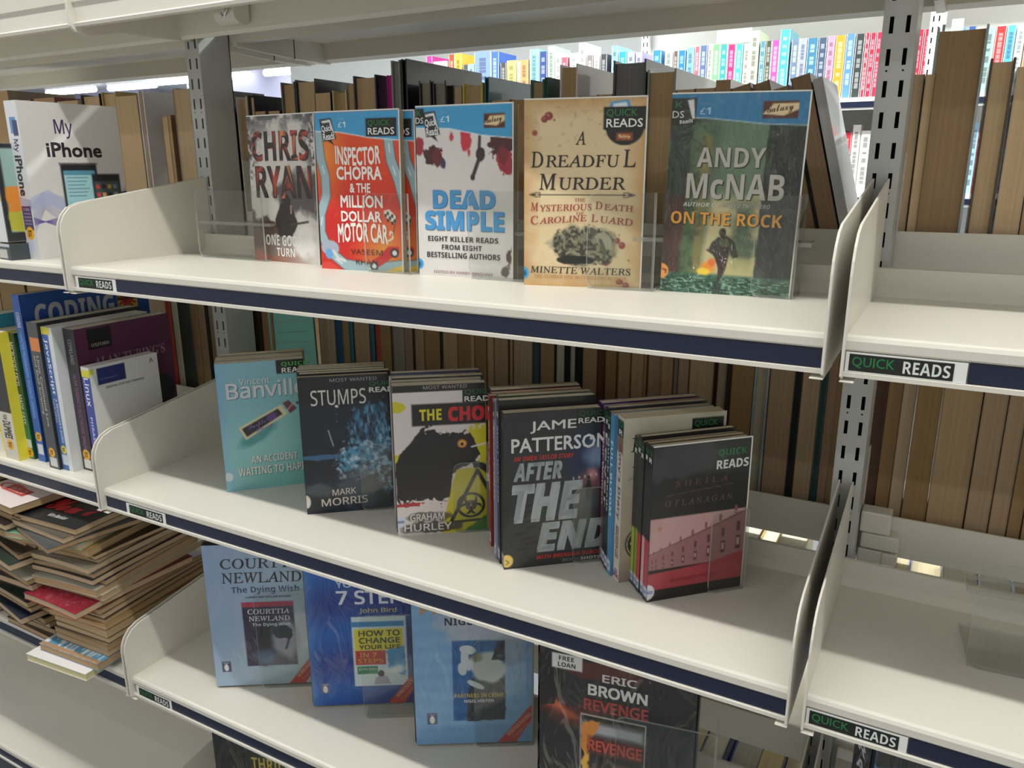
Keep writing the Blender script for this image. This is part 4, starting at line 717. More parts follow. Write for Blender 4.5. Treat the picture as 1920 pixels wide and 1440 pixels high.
c.rect(0, 0, 1, .045, '#161616'); c.rect(.20, .125, 1.0, .265, '#161616', w=.02)
c.poly([(.66, .57), (.92, .56), (1.02, .62), (1.02, 1.02), (.48, 1.02), (.56, .80)], '#c8be1c', wob=.02); c.line([(.90, .58), (.60, .92)], .04, '#1a1a18'); c.line([(.90, .58), (1.02, .72)], .04, '#1a1a18'); c.line([(.60, .93), (1.02, .92)], .03, '#22301c'); c.poly([(.78, .98), (1.02, .88), (1.02, 1.02), (.74, 1.02)], '#3c7a28', wob=.03)
c.tx('☣', (.66, .73, .98, .905), '#1a1a18', 'n', .03)
c.ell(.34, .88, .26, .035, '#4a4442', .4, 12, .08, .75); c.ell(.38, .955, .34, .04, '#3a3634', .4, 13, .08, .8)
c.tx('MOST WANTED', (.33, .008, .80, .030), '#a8a8a4', 't'); c.tx('THE', (.28, .158, .52, .232), '#d8cc24', 'b', .02); c.tx('CHOP', (.59, .148, 1.10, .245), '#c8262a', 'b', .04)
c.rect(.75, .045, 1, .125, '#10140f'); c.tx('QUICK', (.77, .045, 1.10, .078), '#1c6a3c', 'n', .01); c.tx('READS', (.77, .085, 1.10, .12), '#e0e2e0', 'n', .02)
c.tx('GRAHAM', (.14, .855, .52, .905), '#e0dcd6', 't', .02); c.tx('HURLEY', (.07, .925, .60, .975), '#e0dcd6', 't', .02); c.ell(.03, .905, .05, .04, '#cfd8e8'); c.tx('Q22', (.0, .895, .07, .915), '#3a5ab0', 'b')
p = (.442, .075); YW = math.radians(38)
stack('thin paperbacks stacked behind the crow and biohazard cover', p, YW, W, H, c, 6, (.0095, .010, .011, .0115), [spn(.010, H, '#c8c8c4', 'THE CHOP', '#30343c', True, two='HURLEY'), spn(.010, H, '#3a3e58', 'QUICK TALES', '#c8ccd8', True)], ['#c8c4bc', '#585c78', '#807468', '#4a4c50'], ['white and yellow paperback with a black crow and biohazard sign, front of its stack'] + ordn('thin paperback in the stack headed by the crow and biohazard cover', 6)[1:], seed=8)
# charcoal thriller, tilted silver slab letters
W, H = .106, .177; c = Cv(W, H, '#2c2e30', .0009)
c.mix(np.clip((c.n(4, 3) - .4) * 2, 0, 1) * .5, '#1a1c1e'); c.ell(.86, .30, .24, .17, '#1c2a4c', .2, 4, .15); c.ell(.96, .30, .12, .08, '#7890b0', .2, 5, .12); c.ell(.90, .19, .02, .01, '#dfe6ee'); c.ell(.90, .47, .12, .07, '#7a4c54', .3, 6, .1); c.ell(.92, .42, .05, .035, '#c0888c', .3, 7, .07); c.rect(.72, .52, 1, .64, '#5c646c', .5, .05)
for i in range(10): c.ell(.18 + .05 * (i % 3), .56 + i * .035, .07, .010, '#111214', .5, i + 3, .03, .8, rot=-.15)
for k_ in range(5): c.ell(.72 + .06 * k_, .44 - .004 * k_, .008, .01, '#c8c8c4')
c.poly([(.865, .455), (.895, .455), (.91, .50), (.905, .56), (.90, .60), (.885, .56), (.87, .60), (.855, .56), (.85, .50)], '#101214'); c.ell(.88, .44, .016, .012, '#101214')
def silver(u, v): n_ = .5 + .5 * math.sin(u * 23 + v * 31) * math.sin(u * 57 - v * 13); return tuple(.50 + .22 * n_ + k for k in (0, .03, .04))
c.tx('JAME', (.27, .06, .74, .135), '#e2e4e4', 'n', .015); c.tx('PATTERSON', (.08, .16, 1.08, .25), '#e2e4e4', 'n', .02); c.rect(.74, .01, 1, .10, '#161a18'); c.tx('QUICK', (.76, .015, 1.08, .052), '#1c5a36', 'n', .01); c.tx('READS', (.76, .058, 1.08, .092), '#dcdedc', 'n', .02)
c.tx('AN OWEN TAYLOR STORY', (.10, .272, .72, .302), '#c8382c', 'bi'); c.tx('AFTER', (.10, .315, .60, .43), silver, 'bi', .03); c.tx('THE', (.08, .45, .82, .70), silver, 'bi', .045); c.tx('END', (.34, .71, 1.12, .905), silver, 'bi', .045)
c.tx('WITH BRENDAN DUBOIS', (.34, .925, 1.05, .952), '#c8382c', 'bi'); c.tx('BOOK', (.62, .965, .80, .985), '#8c9094', 't'); c.tx('SHOTS', (.81, .965, 1.02, .985), '#d8d8d8', 'b'); c.ell(.03, .945, .065, .042, '#e8c868'); c.line([(.02, .94), (.05, .955), (.02, .97)], .008, '#4a3a20')
s0 = spn(.013, H, '#2a2c2e', '', '#ccc', False, lbl='#b8b4a8')
p = (.592, .064); YW = math.radians(41)
stack('thin paperbacks stacked behind the charcoal thriller', p, YW, W, H, c, 9, (.013, .011, .0095, .0095, .010, .010, .0105), [s0, spn(.01, H, '#14161a', 'MOST WANTED', '#c8ccd0', True), spn(.01, H, '#8a94b8', 'TWENTY TALES', '#f0f0f0', True), spn(.01, H, '#6a4478', 'GIRL ON THE PLATFORM', '#d8b0d8', True), spn(.01, H, '#1e6a3a', 'THE COMPLAINT', '#d8e8d8', True), spn(.01, H, '#a02c28', 'BLOODY VALENTINE', '#f0c8c0', True), spn(.01, H, '#b03a30', 'LOSE WEIGHT', '#f0d8d0', True)], ['#26282a', '#101214', '#8a90a8', '#6a4478', '#2a5a3a', '#8a3028', '#a04038'], ['charcoal thriller with huge slanting silver letters, front of its stack'] + ordn('thin paperback in the stack headed by the charcoal thriller', 9)[1:], seed=12, heights=[.187, .184, .181, .182, .180, .179, .180, .178, .180, .178], jit=.004)
# pale diary cover behind the pink house cover
W, H = .112, .180; c = Cv(W, H, '#c6c0ac'); c.grad('#c4c0ac', '#8c7c70', np.clip((c.V - .2) * 1.1, 0, 1)); c.mix(np.clip((c.n(6, 4) - .5) * 2, 0, 1) * .3, '#e0dccc')
c.tx('Maureen', (.07, .115, .98, .20), '#4a4434', 'i', .01); c.tx('Amy’s Diary', (.09, .225, 1.0, .31), '#7c2024', 'i', .01); c.tx('A young girl', (.05, .345, .62, .372), '#5a5444', 'i'); c.ell(.20, .76, .15, .10, '#20201e'); c.ell(.20, .76, .135, .09, '#c8c0b0'); c.ell(.20, .76, .125, .083, '#26241f'); c.tx('QUICK', (.10, .745, .32, .775), '#e8e4dc', 'b')
quick(c, .66, .03, .975, .145)
p = (.711, .097); YW = math.radians(43)
sa = spn(.016, H, '#d4d0c0', 'Amy’s Diary', '#8c5a64', True, two='MAUREEN LEE', lbl='#e8e0d8', band=(.115, .21, '#8a6a5a')); sa.ell(.5, .97, .6, .035, '#eae4dc'); sa.tx('SAGAS', (.05, .955, .95, .985), '#c02050', 'b')
stack('thin paperbacks stacked behind the pale diary cover', p, YW, W, H, c, 6, (.0155, .010, .009, .0095, .009, .012), [sa, spn(.01, H, '#4f94c4', 'FULL BLOOM', '#dff', False), spn(.009, H, '#1c2a30', 'Quick Reads', '#d0d8dc', True), spn(.009, H, '#203040', 'Fever', '#d8dce0', True), spn(.009, H, '#8a5a6a', 'Four Women', '#f0e0e4', True), spn(.011, H, '#4a2c6a', 'JAMES PATTERSON', '#c8b0e0', False)], ['#c4bca8', '#4a84ac', '#1c2428', '#2c3440', '#7a5464', '#43306a'], ['pale grey diary novel, its title half hidden behind the pink terrace cover'] + ordn('thin paperback in the stack headed by the pale grey diary cover', 6)[1:], seed=15)
# black and pink terrace cover
W, H = .106, .164; c = Cv(W, H, '#24262a', .0009)
c.mix(c.soft(np.hypot((c.U - .35) / .4, (c.V - .09) / .13) - 1 + (c.n(6, 3) - .5), .3) * .35, '#6c7076')
c.rect(0, .455, 1, 1, '#c8a0a0'); c.mix((c.V > .455) * (c.n(5, 4) - .4) * .5, '#dcb8b4')
c.poly([(0, .70), (.22, .65), (1, .46), (1, .78), (0, .83)], '#9c6c70', .9); c.line([(.0, .69), (1.0, .475)], .012, '#6c4448')
for i in range(9):
    t = (i / 8) ** 1.5; x = .04 + .90 * t; hh = .016 + .05 * t; top = .69 - .215 * t; c.line([(x - .03 - .02 * t, top - hh * .55), (x - .03 - .02 * t, top)], .014 + .016 * t, '#8a5a5e')
    wv = .007 + .022 * t; c.rect(x - wv, top + .035 + .03 * t, x + wv * .3, top + .055 + .075 * t, '#5c3a42'); c.rect(x - wv * 1.0, top + .075 + .085 * t, x + wv * .8, top + .10 + .15 * t, '#4c3038'); c.rect(x - wv * .7, top + .085 + .09 * t, x + wv * .4, top + .095 + .13 * t, '#c8a4a4')
for i in range(30): c.line([(0, .70 + i * .008), (1, .50 + i * .010)], .002, '#7c5054', .25)
c.rect(0, .79, .66, .815, '#1a1416'); c.poly([(0, .815), (.66, .79), (1, .74), (1, .88), (1, .93), (0, .93)], '#a83c48'); c.mix((c.V > .81) * (c.V < .93) * (c.n(5, 7) - .4), '#c05860'); c.rect(0, .925, 1, 1, '#221c1e')
c.tx('QUICK', (.66, .055, .96, .108), '#1f7a46', 'b', .005); c.tx('READS', (.65, .125, .985, .182), '#e2e4e0', 'b', .01)
c.tx('S H E I L A', (.24, .225, .78, .262), '#6c4a40', 'i', .01); c.line([(.15, .315), (.83, .285)], .005, '#8a5448'); c.tx('O’ F L A N A G A N', (.14, .345, .84, .385), '#6c5a50', 'i', .01); c.tx('MAGGIE’S STORY', (.23, .865, .72, .885), '#8c2a3a', 'i', .02); c.ell(.10, .52, .025, .016, '#c08a7c'); c.ell(-.0, .935, .075, .052, '#d8dce4'); c.tx('Q22', (.0, .925, .055, .948), '#3a6ac0', 'b')
sk_ = lambda colr: spn(.008, H, '#24262a', '', '#fff', True, band=(.60, .92, colr), lbl='#c8d4e4')
p = (.750, .074); YW = math.radians(45.5)
stack('thin paperbacks stacked behind the pink terrace cover', p, YW, W, H, c, 5, (.0098, .0078, .0075, .0075, .0078), [sk_('#b04450'), sk_('#d8a0a4'), sk_('#c03038'), sk_('#7c9430'), sk_('#a0b040')], ['#26282c'], ['black and pink paperback with a row of terraced houses, front of its stack'] + ordn('thin black-spined paperback in the stack headed by the pink terrace cover', 5)[1:], seed=19, sleeve=True, mats='print', jit=.0015)
for lab, f, px, dd, wf in (('pink terrace cover', (.750, .074), .066, -.005, .042), ('charcoal thriller', (.592, .064), .076, -.005, .040), ('crow and biohazard cover', (.442, .075), .066, -.005, .042), ('black and blue horror cover', (.305, .069), .068, -.005, .042)):
    yw = {'.75': 45.5}.get('x', {.750: 45.5, .592: 41, .442: 38, .305: 40}[f[0]]); yw = math.radians(yw)
    support('clear acrylic support standing against the ' + lab, f[0] + math.cos(yw) * px - math.sin(yw) * dd, f[1] + math.sin(yw) * px + math.cos(yw) * dd, Z2, yw, wf, .088 if f[0] != .592 else .088, .046)
support('clear acrylic support left of the pale turquoise stack', .075, .158, Z2, .1, .09, .086, .03, ledge=True)
support('clear acrylic support with a ledge alone on the empty right shelf', 1.028, .105, Z2, .1, .07, .10, .07, ledge=True)
# --PART4--
# ------------------------------------------------------------------ third shelf: audiobook cases
def case(label, p, yaw, W, H, T, front, z=Z3, body='#14161a', spine=None, mat='print_loose', lean=0):
    R = thing('audiobook_case', label, 'audiobook', (p[0], p[1], z), (-lean, 0, yaw))
    m = MB(); m.box(0, W, .001, T - .001, 0, H); o = m.build('case_shell', M['black'], R); bv = o.modifiers.new('edge', 'BEVEL'); bv.width = .005; bv.segments = 3
    e = .0022
    m = MB(); m.box(e, W - e, -.0004, .0012, e + .001, H - e); c = m.build('cover_insert', M['cover'], R, color='#404850'); bv = c.modifiers.new('edge', 'BEVEL'); bv.width = .0003
    art(front, lambda u, v, h: (e + u * (W - 2 * e), -.0005 - h, H - e - v * (H - 2 * e - .001)), 'cover_art', c, M[mat])
    if spine: art(spine, lambda u, v, h: (-.0005 - h, T - e - u * (T - 2 * e), H - e - v * (H - 2 * e)), 'spine_art', c, M[mat])
    m = MB(); m.box(W * .3, W * .5, .004, T - .004, H, H + .0008); m.build('hinge_lip', M['black'], R)
    return R
def ribbon(c, l1, l2='CASSETTES'):
    c.poly([(.70, 1.0), (1.0, .745), (1.0, .85), (.86, 1.0)], '#b83a34'); c.tx(l1, (.74, .868, 1.03, .893), '#dcc0a8', 's', rot=-46); c.tx(l2, (.80, .905, 1.03, .925), '#c08c80', 's', rot=-46)
def penguin(c, u, v, bg='#3c3a56'): c.rect(u, v, u + .085, v + .075, bg); c.ell(u + .042, v + .046, .022, .024, '#d8dcdc'); c.ell(u + .042, v + .028, .013, .009, '#e8e8e8'); c.rect(u + .015, v + .008, u + .07, v + .014, '#a8a8c0')
W, H = .150, .226; c = Cv(W, H, '#9cb4cc', .001); c.grad('#8ea8cc', '#a8bcc4', np.clip(c.U * .7 + c.V * .4, 0, 1)); c.mix(c.soft(np.hypot((c.U - .88) / .25, (c.V - .62) / .12) - 1 + (c.n(5, 3) - .5), .3) * .6, '#d8dcd8')
c.tx('COURTTIA', (.155, .095, .97, .165), '#1c242c', 'i', .01); c.tx('NEWLAND', (.155, .19, .90, .265), '#1c242c', 'i', .01); c.tx('The Dying Wish', (.235, .288, .87, .345), '#2c4c74', 'b'); c.tx('A JAMES AND SINCLAIR MYSTERY', (.36, .358, .79, .375), '#20242c', 'bi')
c.rect(.315, .40, .80, .86, '#2c2440'); c.rect(.315, .40, .80, .435, '#a82c48'); c.poly([(.42, .56), (.60, .56), (.56, .72), (.50, .86), (.42, .86)], '#101018', wob=.05); c.ell(.70, .67, .12, .14, '#a8a8b4', .3, 5, .06, .9); c.ell(.68, .62, .10, .05, '#20202c', .4, 6); c.line([(.66, .58), (.74, .66), (.70, .74)], .02, '#201c28'); c.ell(.5, .80, .1, .06, '#5878a0', .3, 7, .1, .8)
c.tx('COURTTIA', (.365, .45, .76, .485), '#e0e0e4', 'i', .01); c.tx('NEWLAND', (.37, .50, .76, .535), '#e0e0e4', 'i', .01); c.tx('The Dying Wish', (.40, .548, .76, .578), '#d8dce4', 'b')
penguin(c, .07, .82); ribbon(c, 'AUDIO PACK TC')
case('pale blue audiobook case, leftmost of the four on the third shelf', (.129, .041), math.radians(32.6), W, H, .036, c)
c = Cv(W, H, '#1c3c8c', .001); f = .5 + .5 * np.sin(c.V * 15 + c.U * 1.5); c.mix(f * .7, '#1c6cc0'); c.mix(np.clip((c.U - .3) * 1.2, 0, 1) * .65, '#1c1c58'); c.mix(np.clip(1 - c.U * 9, 0, 1) * .4, '#88a8d0')
c.tx('HOW TO CHANGE', (.27, .075, .98, .115), '#a8c8e0', 't', .03); c.tx('YOUR LIFE IN', (.28, .135, .95, .185), '#a8c8e0', 't', .03); c.tx('7 STEPS', (.28, .205, .97, .30), '#d4dce8', 't', .03); c.tx('John Bird', (.48, .325, .82, .365), '#b8b078', 't', .02)
c.rect(.40, .385, .90, .87, '#c8d8dc'); c.rect(.40, .42, .88, .455, '#2c80b8'); c.rect(.42, .47, .865, .62, '#d8cc2c'); c.rect(.42, .62, .70, .72, '#b83428'); c.rect(.43, .73, .62, .785, '#2c8454'); c.poly([(.70, .63), (.88, .60), (.88, .80), (.72, .76)], '#4c94c4', wob=.04); c.ell(.80, .76, .08, .03, '#e0e8ec', .4, 6, .05); c.ell(.65, .785, .03, .024, '#2c2420'); c.poly([(.58, .86), (.60, .81), (.70, .80), (.74, .86)], '#a0a0b0')
for t, b in (('HOW TO', (.46, .48, .84, .52)), ('CHANGE', (.46, .53, .84, .57)), ('YOUR LIFE', (.46, .58, .84, .61))): c.tx(t, b, '#3c3c20', 't', .03)
c.tx('IN 7', (.46, .632, .62, .665), '#d89850', 't', .03); c.tx('STEPS', (.44, .675, .68, .705), '#d89850', 't', .03); c.tx('JOHN BIRD', (.44, .74, .61, .76), '#c8d8c8', 't', .03)
penguin(c, .08, .84, '#5c6484'); ribbon(c, 'AUDIO PACK FEAT')
case('deep blue audiobook case with a scuffed bottom edge', (.280, .075), math.radians(32), W, H, .036, c)
m = None
W = .153; c = Cv(W, H, '#7ca8d0', .001); f = .5 + .5 * np.sin(c.V * 70 + 3 * c.n(4, 3)); c.mix(f * .18, '#4c80b4'); c.ell(.62, .20, .38, .16, '#a8b0bc', .35, 4, .12, .9); c.ell(.80, .40, .16, .10, '#98a4b4', .3, 5, .1, .8); c.rect(0, .88, 1, 1, '#6c98c4', .6, .05)
c.tx('PARTNERS', (.07, .095, .95, .15), '#b08c5c', 'b', .01); c.tx('NIGEL HINTON', (.27, .175, .98, .222), '#1c242c', 'b')
c.rect(.325, .32, .765, .845, '#2c64a0'); c.mix(((c.U > .325) & (c.U < .765) & (c.V > .32) & (c.V < .845)) * f * .4, '#1c4c84'); c.poly([(.50, .55), (.765, .56), (.765, .845), (.44, .845), (.45, .66)], '#26303a', wob=.04); c.ell(.63, .50, .14, .10, '#c0c4c4', .2, 7, .03); c.poly([(.70, .32), (.765, .32), (.765, .46), (.66, .45)], '#20282c', wob=.03); c.ell(.72, .425, .03, .012, '#40545c')
for (u, v, a, b, r_) in ((.46, .38, .07, .03, .2), (.43, .44, .035, .07, 0), (.41, .50, .04, .045, 0), (.52, .61, .08, .018, .5), (.48, .47, .03, .05, .3)): c.ell(u, v, a, b, '#bcc8cc', .15, 6, rot=r_)
c.ell(.53, .43, .05, .03, '#7c7a4c', .3, 3, .03, .8); c.tx('PARTNERS IN CRIME', (.335, .665, .755, .692), '#c0a85c', 'b'); c.tx('NIGEL HINTON', (.42, .705, .67, .725), '#d8d8dc', 'b')
penguin(c, .10, .79, '#505c74'); ribbon(c, 'AUDIO PACK FEATURING')
case('light blue audiobook case wrapped in loose plastic, third from the left', (.449, .081), math.radians(31.4), W, H, .036, c)
W = .172; H = .230; c = Cv(W, H, '#191a1a', .001); c.mix(np.clip((c.n(3, 3) - .4) * 2, 0, 1) * .5, '#2c302c')
f = np.clip(1 - np.abs(c.V - .30 - .10 * np.sin(c.U * 5 + .5) - .2 * (c.n(4, 5) - .5)) * 9, 0, 1) * np.clip(1.15 - c.U * 1.8, 0, 1); c.mix(f, '#8c2c14'); c.mix(np.clip(f - .55, 0, 1) * 2, '#e07828'); c.poly([(0, .02), (.12, .05), (.14, .20), (.10, .34), (0, .36)], '#0c0c0e', .9)
c.ell(.42, .12, .3, .05, '#6c2818', .4, 6, .1, .7)
c.rect(.08, .055, .28, .135, '#d4d4d2'); c.tx('FREE', (.125, .066, .225, .09), '#1c1c20', 'b'); c.tx('LOAN', (.12, .1, .235, .124), '#1c1c20', 'b')
c.tx('ERIC', (.41, .125, .63, .168), '#c8ccca', 't', .03); c.tx('BROWN', (.32, .188, .70, .25), '#d0d4d2', 't', .04); c.tx('REVENGE', (.295, .27, .71, .335), '#a03a30', 't', .04)
c.rect(.275, .36, .70, 1, '#c8c4b8'); c.rect(.282, .367, .693, 1, '#1c1a18'); c.rect(.285, .40, .69, .47, '#b8bcc0', .9, .05); c.poly([(.285, .40), (.40, .40), (.33, .56), (.325, .80), (.38, .95), (.40, 1), (.295, 1)], '#d8882c', wob=.05); c.poly([(.295, .56), (.325, .60), (.315, .80), (.35, .96), (.295, 1)], '#e8c84c', .7, .04); c.rect(.33, .48, .69, .58, '#6c2c24', .8, .03); c.rect(.46, .62, .69, 1, '#a07058', .9, .05); c.poly([(.33, .60), (.5, .60), (.46, .9), (.36, .92)], '#2c2824', wob=.03)
c.tx('REVENGE', (.33, .495, .68, .56), '#c04a38', 't', .04); c.poly([(.83, 1), (.95, .90), (.95, 1)], '#a8382c')
sp = Cv(.036, H, '#1c1e20', .002); sp.tx('REVENGE', (.3, .1, .7, .5), '#a8a8a4', 't', .02, down=True)
case('black audiobook case with a FREE LOAN sticker and flame streaks', (.636, .060), math.radians(11), W, H, .036, c, spine=sp)
for lab, f, yw, px in (('pale blue audiobook case', (.129, .041), 32.6, .066), ('deep blue audiobook case', (.280, .075), 32, .075), ('light blue audiobook case', (.449, .081), 31.4, .077), ('black FREE LOAN audiobook case', (.636, .060), 11, .088)):
    yw = math.radians(yw); dd = -.006 if 'deep' not in lab else -.028
    support('clear acrylic support standing against the ' + lab, f[0] + math.cos(yw) * px - math.sin(yw) * dd, f[1] + math.sin(yw) * px + math.cos(yw) * dd, Z3, yw, .075 if f[0] < .5 else .105, .155, .028 if 'deep' not in lab else .024)
# bottom shelf and right bay cases, only tops in view
c = Cv(.15, .226, '#12150f', .002)
r7 = random.Random(7)
for i in range(14): y = r7.uniform(.1, .9); c.line([(r7.uniform(.2, .5), y), (r7.uniform(.6, 1), y - .12)], .008, '#4c5444', .7)
c.tx('NIGHT', (.25, .06, .9, .16), '#c8a83c', 'b'); c.tx('A L B E R T', (.30, .27, .8, .31), '#a8aca8', 'b'); c.rect(.35, .38, .85, 1, '#1c241c'); c.tx('THRILL', (.42, .45, .85, .55), '#b8a03c', 'b')
case('black audiobook case with faint gold letters at the bottom edge of the view', (.060, .075), math.radians(20), .15, .226, .036, c, z=Z4)
c = Cv(.15, .240, '#2c84c0', .002); c.rect(0, 0, 1, .12, '#161a1c'); c.poly([(0, .12), (.3, .16), (.7, .10), (1, .12), (1, .3), (0, .3)], '#3c94cc', wob=.05); c.line([(.4, .2), (.9, .12)], .02, '#90c4dc', .6)
sp = Cv(.036, .240, '#241c34', .002); sp.tx('R', (.25, .08, .75, .125), '#c8ccd0', 'b', rot=8); sp.tx('A', (.25, .15, .75, .195), '#c8ccd0', 'b'); sp.rect(0, .02, 1, .06, '#1c3830')
case('blue fronted audiobook case with a dark purple spine, under the right bay', (.968, .050), math.radians(28), .15, .240, .036, c, spine=sp, body='#241c34')

# ------------------------------------------------------------------ left bay: phone guide and tablet guide
def itspot(c, u0, u1, v, col='#f0b02c', A=None):
    r = (u1 - u0) / 2; c.ell((u0 + u1) / 2, v, r, r / c.A, col); c.tx('IT', (u0 + r * .55, v - .45 * r / c.A, u1 - r * .55, v + .45 * r / c.A), '#2a2010', 'b')
W, H, T = .141, .205, .0275; c = Cv(W, H, '#dcdad6', .0009)
for k_ in range(16):
    c.line([(-.02, .66 + k_ * .012), (.12, .57 + k_ * .007), (.3, .60 + k_ * .012), (.5, .70 + k_ * .008)], .004, '#4c54a0', .5)
    c.line([(-.02, .78 - k_ * .004), (.2, .74 + k_ * .003), (.5, .76 + k_ * .002), (.8, .70 + k_ * .006), (1.02, .52 + k_ * .016)], .005, '#4c3c90', .5)
c.poly([(0, .60), (.18, .55), (.40, .66), (.40, .74), (.2, .65), (0, .68)], '#a8b4dc', .6); c.ell(.98, .66, .20, .08, '#3c2c5c', .2, 4)
def phone(u0, v0, u1, v1, scr): 
    c.rect(u0, v0, u1, v1, '#26282c', w=.02); m_ = .06 * (u1 - u0); c.rect(u0 + m_, v0 + .12 * (v1 - v0), u1 - m_, v1 - .13 * (v1 - v0), scr)
phone(.33, .385, .70, .875, '#a8d8e0'); c.rect(.352, .43, .678, .46, '#5c9cb4'); c.rect(.38, .64, .66, .72, '#70c0dc', .8, .04); c.rect(.36, .72, .68, .80, '#d89ca8', .7, .05)
for i in range(6): c.rect(.38, .475 + i * .024, .38 + .22 - .02 * (i % 3), .479 + i * .024, '#4c6c78')
phone(.64, .455, .94, .86, '#4c5458'); pal = ['#c84c3c', '#303438', '#c8a040', '#6c8c9c', '#e04c5c', '#e8b070', '#202428', '#9cb0a8', '#3c84c8', '#d84c68', '#e87c30', '#5c4038', '#d8d8dc', '#48a858', '#4c98e0', '#e0e4e4']
for i in range(16): c.rect(.672 + (i % 4) * .062, .525 + (i // 4) * .055, .712 + (i % 4) * .062, .553 + (i // 4) * .055, pal[i])
c.tx('My', (.325, .105, .505, .225), '#44305c', 't', .012); c.tx('iPhone', (.22, .25, .78, .345), '#2a2028', 'n', .03); c.tx('ELEVENTH EDITION', (.315, .378, .715, .396), '#6c6468', 't', .005)
c.rect(.22, .86, .42, .99, '#3c3e3e', w=.02); c.tx('QUE', (.25, .885, .39, .912), '#e4e4e0', 'b', .02)
sp = Cv(T, H, '#d4d6da', .0009); sp.rect(.25, .10, .75, .20, '#5c8cc0'); sp.rect(.45, .12, .85, .215, '#384068'); sp.tx('My', (.25, .235, .72, .315), '#44305c', 't', .01, down=True); sp.tx('iPhone', (.2, .335, .78, .59), '#2a2028', 'n', .03, down=True)
for k_ in range(8): sp.line([(-.1, .60 + k_ * .012), (1.1, .62 + k_ * .006)], .03, '#4c54a0', .6)
sp.rect(.1, .655, .88, .81, '#44306c'); sp.tx('COVERS', (.2, .668, .75, .685), '#c8c0dc', 'n'); 
for k_ in range(4): sp.rect(.2, .70 + k_ * .022, .78, .706 + k_ * .022, '#a898c8')
itspot(sp, .18, .82, .83); sp.rect(.15, .88, .75, .95, '#c8d0e4')
book('thick white phone guide with two phones pictured on its cover', (-.108, .027, 0), math.radians(89), W, H, T, c, sp, '#dcdcd8', '#d8d0bc')
c = Cv(.15, .15, '#e8e4dc', .0015); c.rect(0, 0, 1, 1, '#20242a'); c.rect(.05, .05, 1, .9, '#98b8b0'); c.poly([(.05, .45), (1, .3), (1, .6), (.05, .75)], '#e08c2c', wob=.05); c.poly([(.05, .7), (1, .55), (1, .9), (.05, .9)], '#b8b83c', wob=.05)
sp = Cv(.035, .128, '#dfe2e2', .001); sp.rect(0, .0, 1, .06, '#4c545a'); sp.poly([(.0, .07), (.95, .05), (1, .35), (0, .3)], '#b0ccc4'); sp.poly([(0, .3), (1, .22), (1, .55), (.0, .5)], '#d89c3c', wob=.06); sp.poly([(0, .5), (1, .42), (1, .58), (0, .56)], '#b8bc40'); sp.rect(0, .42, .38, .72, '#d83c44'); sp.tx('EDITION', (.06, .44, .3, .70), '#f0c0b8', 'b', down=True); itspot(sp, .04, .50, .77)
book('colourful tablet guide with a yellow IT dot, cut off by the left edge', (-.1365, .004, 0.024), math.radians(84), .15, .128, .040, c, sp, '#d8dcdc', '#d0c8b4')
sp = Cv(.04, .022, '#3a4448', .001); sp.rect(0, 0, 1, .2, '#c8ccd0'); sp.rect(.3, .35, .8, .9, '#c8c8c0'); sp.ell(.15, .8, .15, .4, '#d8c828', .4, 3)
book('thin grey book lying under the tablet guide at the left edge', (-.133, .003, 0.0), math.radians(84), .15, .022, .046, None, sp, '#3a4448', '#d0c8b4')
# second shelf left: computing books, spines out
def sbook(label, xr, y, W, H, T, front, sp, body, pages='#cfc6b0', yaw=90, z=Z2, roll=0, mat='print'):
    return book(label, (xr, y, z), math.radians(yaw), W, H, T, front, sp, body, pages, mat=mat, lean=roll)
H = .195; sp = Cv(.034, H, '#e6d84c', .0009); sp.rect(0, 0, 1, .62, '#1c1e1e'); sp.rect(0, .62, 1, 1, '#d8d4c4'); sp.rect(0, 0, 1, .03, '#c8cc50'); sp.tx('FOR', (.3, .64, .6, .68), '#3c3c30', 'b', down=True); sp.tx('DUMMIES', (.2, .69, .8, .83), '#2a2a20', 'n', .03, down=True); itspot(sp, .25, .75, .88)
sbook('yellow and black beginners guide leaning at the far left of the computing row', -.2065, .006, .15, H, .034, None, sp, '#e2d640')
H = .215; sp = Cv(.03, .215, '#e8d838', .0015); sp.rect(0, 0, 1, .2, '#d8b830'); sbook('yellow and teal topped book at the left edge of the computing row', -.242, .02, .16, .215, .03, None, sp, '#3c98b0')
H = .193; sp = Cv(.019, H, '#1c4030', .0009); sp.mix(np.clip((sp.V - .3) * 2, 0, 1), '#1e7a50'); sp.tx('MICROSOFT EXCEL', (.25, .07, .72, .42), '#d8dcd4', 't', .02, down=True); sp.tx('MADE EASY', (.25, .48, .72, .72), '#d8dcd4', 't', .02, down=True); sp.rect(.1, .84, .9, .91, '#d8dcd8'); itspot(sp, .12, .92, .95)
c = Cv(.15, H, '#1c4c38', .003); sbook('dark green spined manual with white capitals down the spine', -.1935, .021, .15, H, .019, c, sp, '#1c4a38')
W, H = .205, .250; c = Cv(W, H, '#1c4c98', .0012); c.tx('CODING', (.09, .065, .70, .205), '#b8bcc0', 'b', .015); c.rect(.73, .02, .90, .20, '#c8b43c'); r9 = random.Random(9)
for k_ in range(12): a = k_ * PI / 6; c.line([(.815, .11), (.815 + .075 * math.cos(a), .11 + .062 * math.sin(a))], .018, '#b02c28')
c.ell(.815, .11, .05, .035, '#b82c28'); c.tx('Haynes', (.735, .085, .895, .13), '#181818', 'b', .01)
sp = Cv(.0175, H, '#1c5cb4', .0009); sp.tx('CODING', (.25, .10, .72, .19), '#d8e0ec', 'b', down=True); sp.tx('COMPUTER PROGRAMMING BEGINNERS ONWARDS', (.27, .20, .70, .73), '#7cb0e8', 't', .02, down=True); itspot(sp, .1, .95, .845); sp.rect(.15, .89, .9, .955, '#d8dce0')
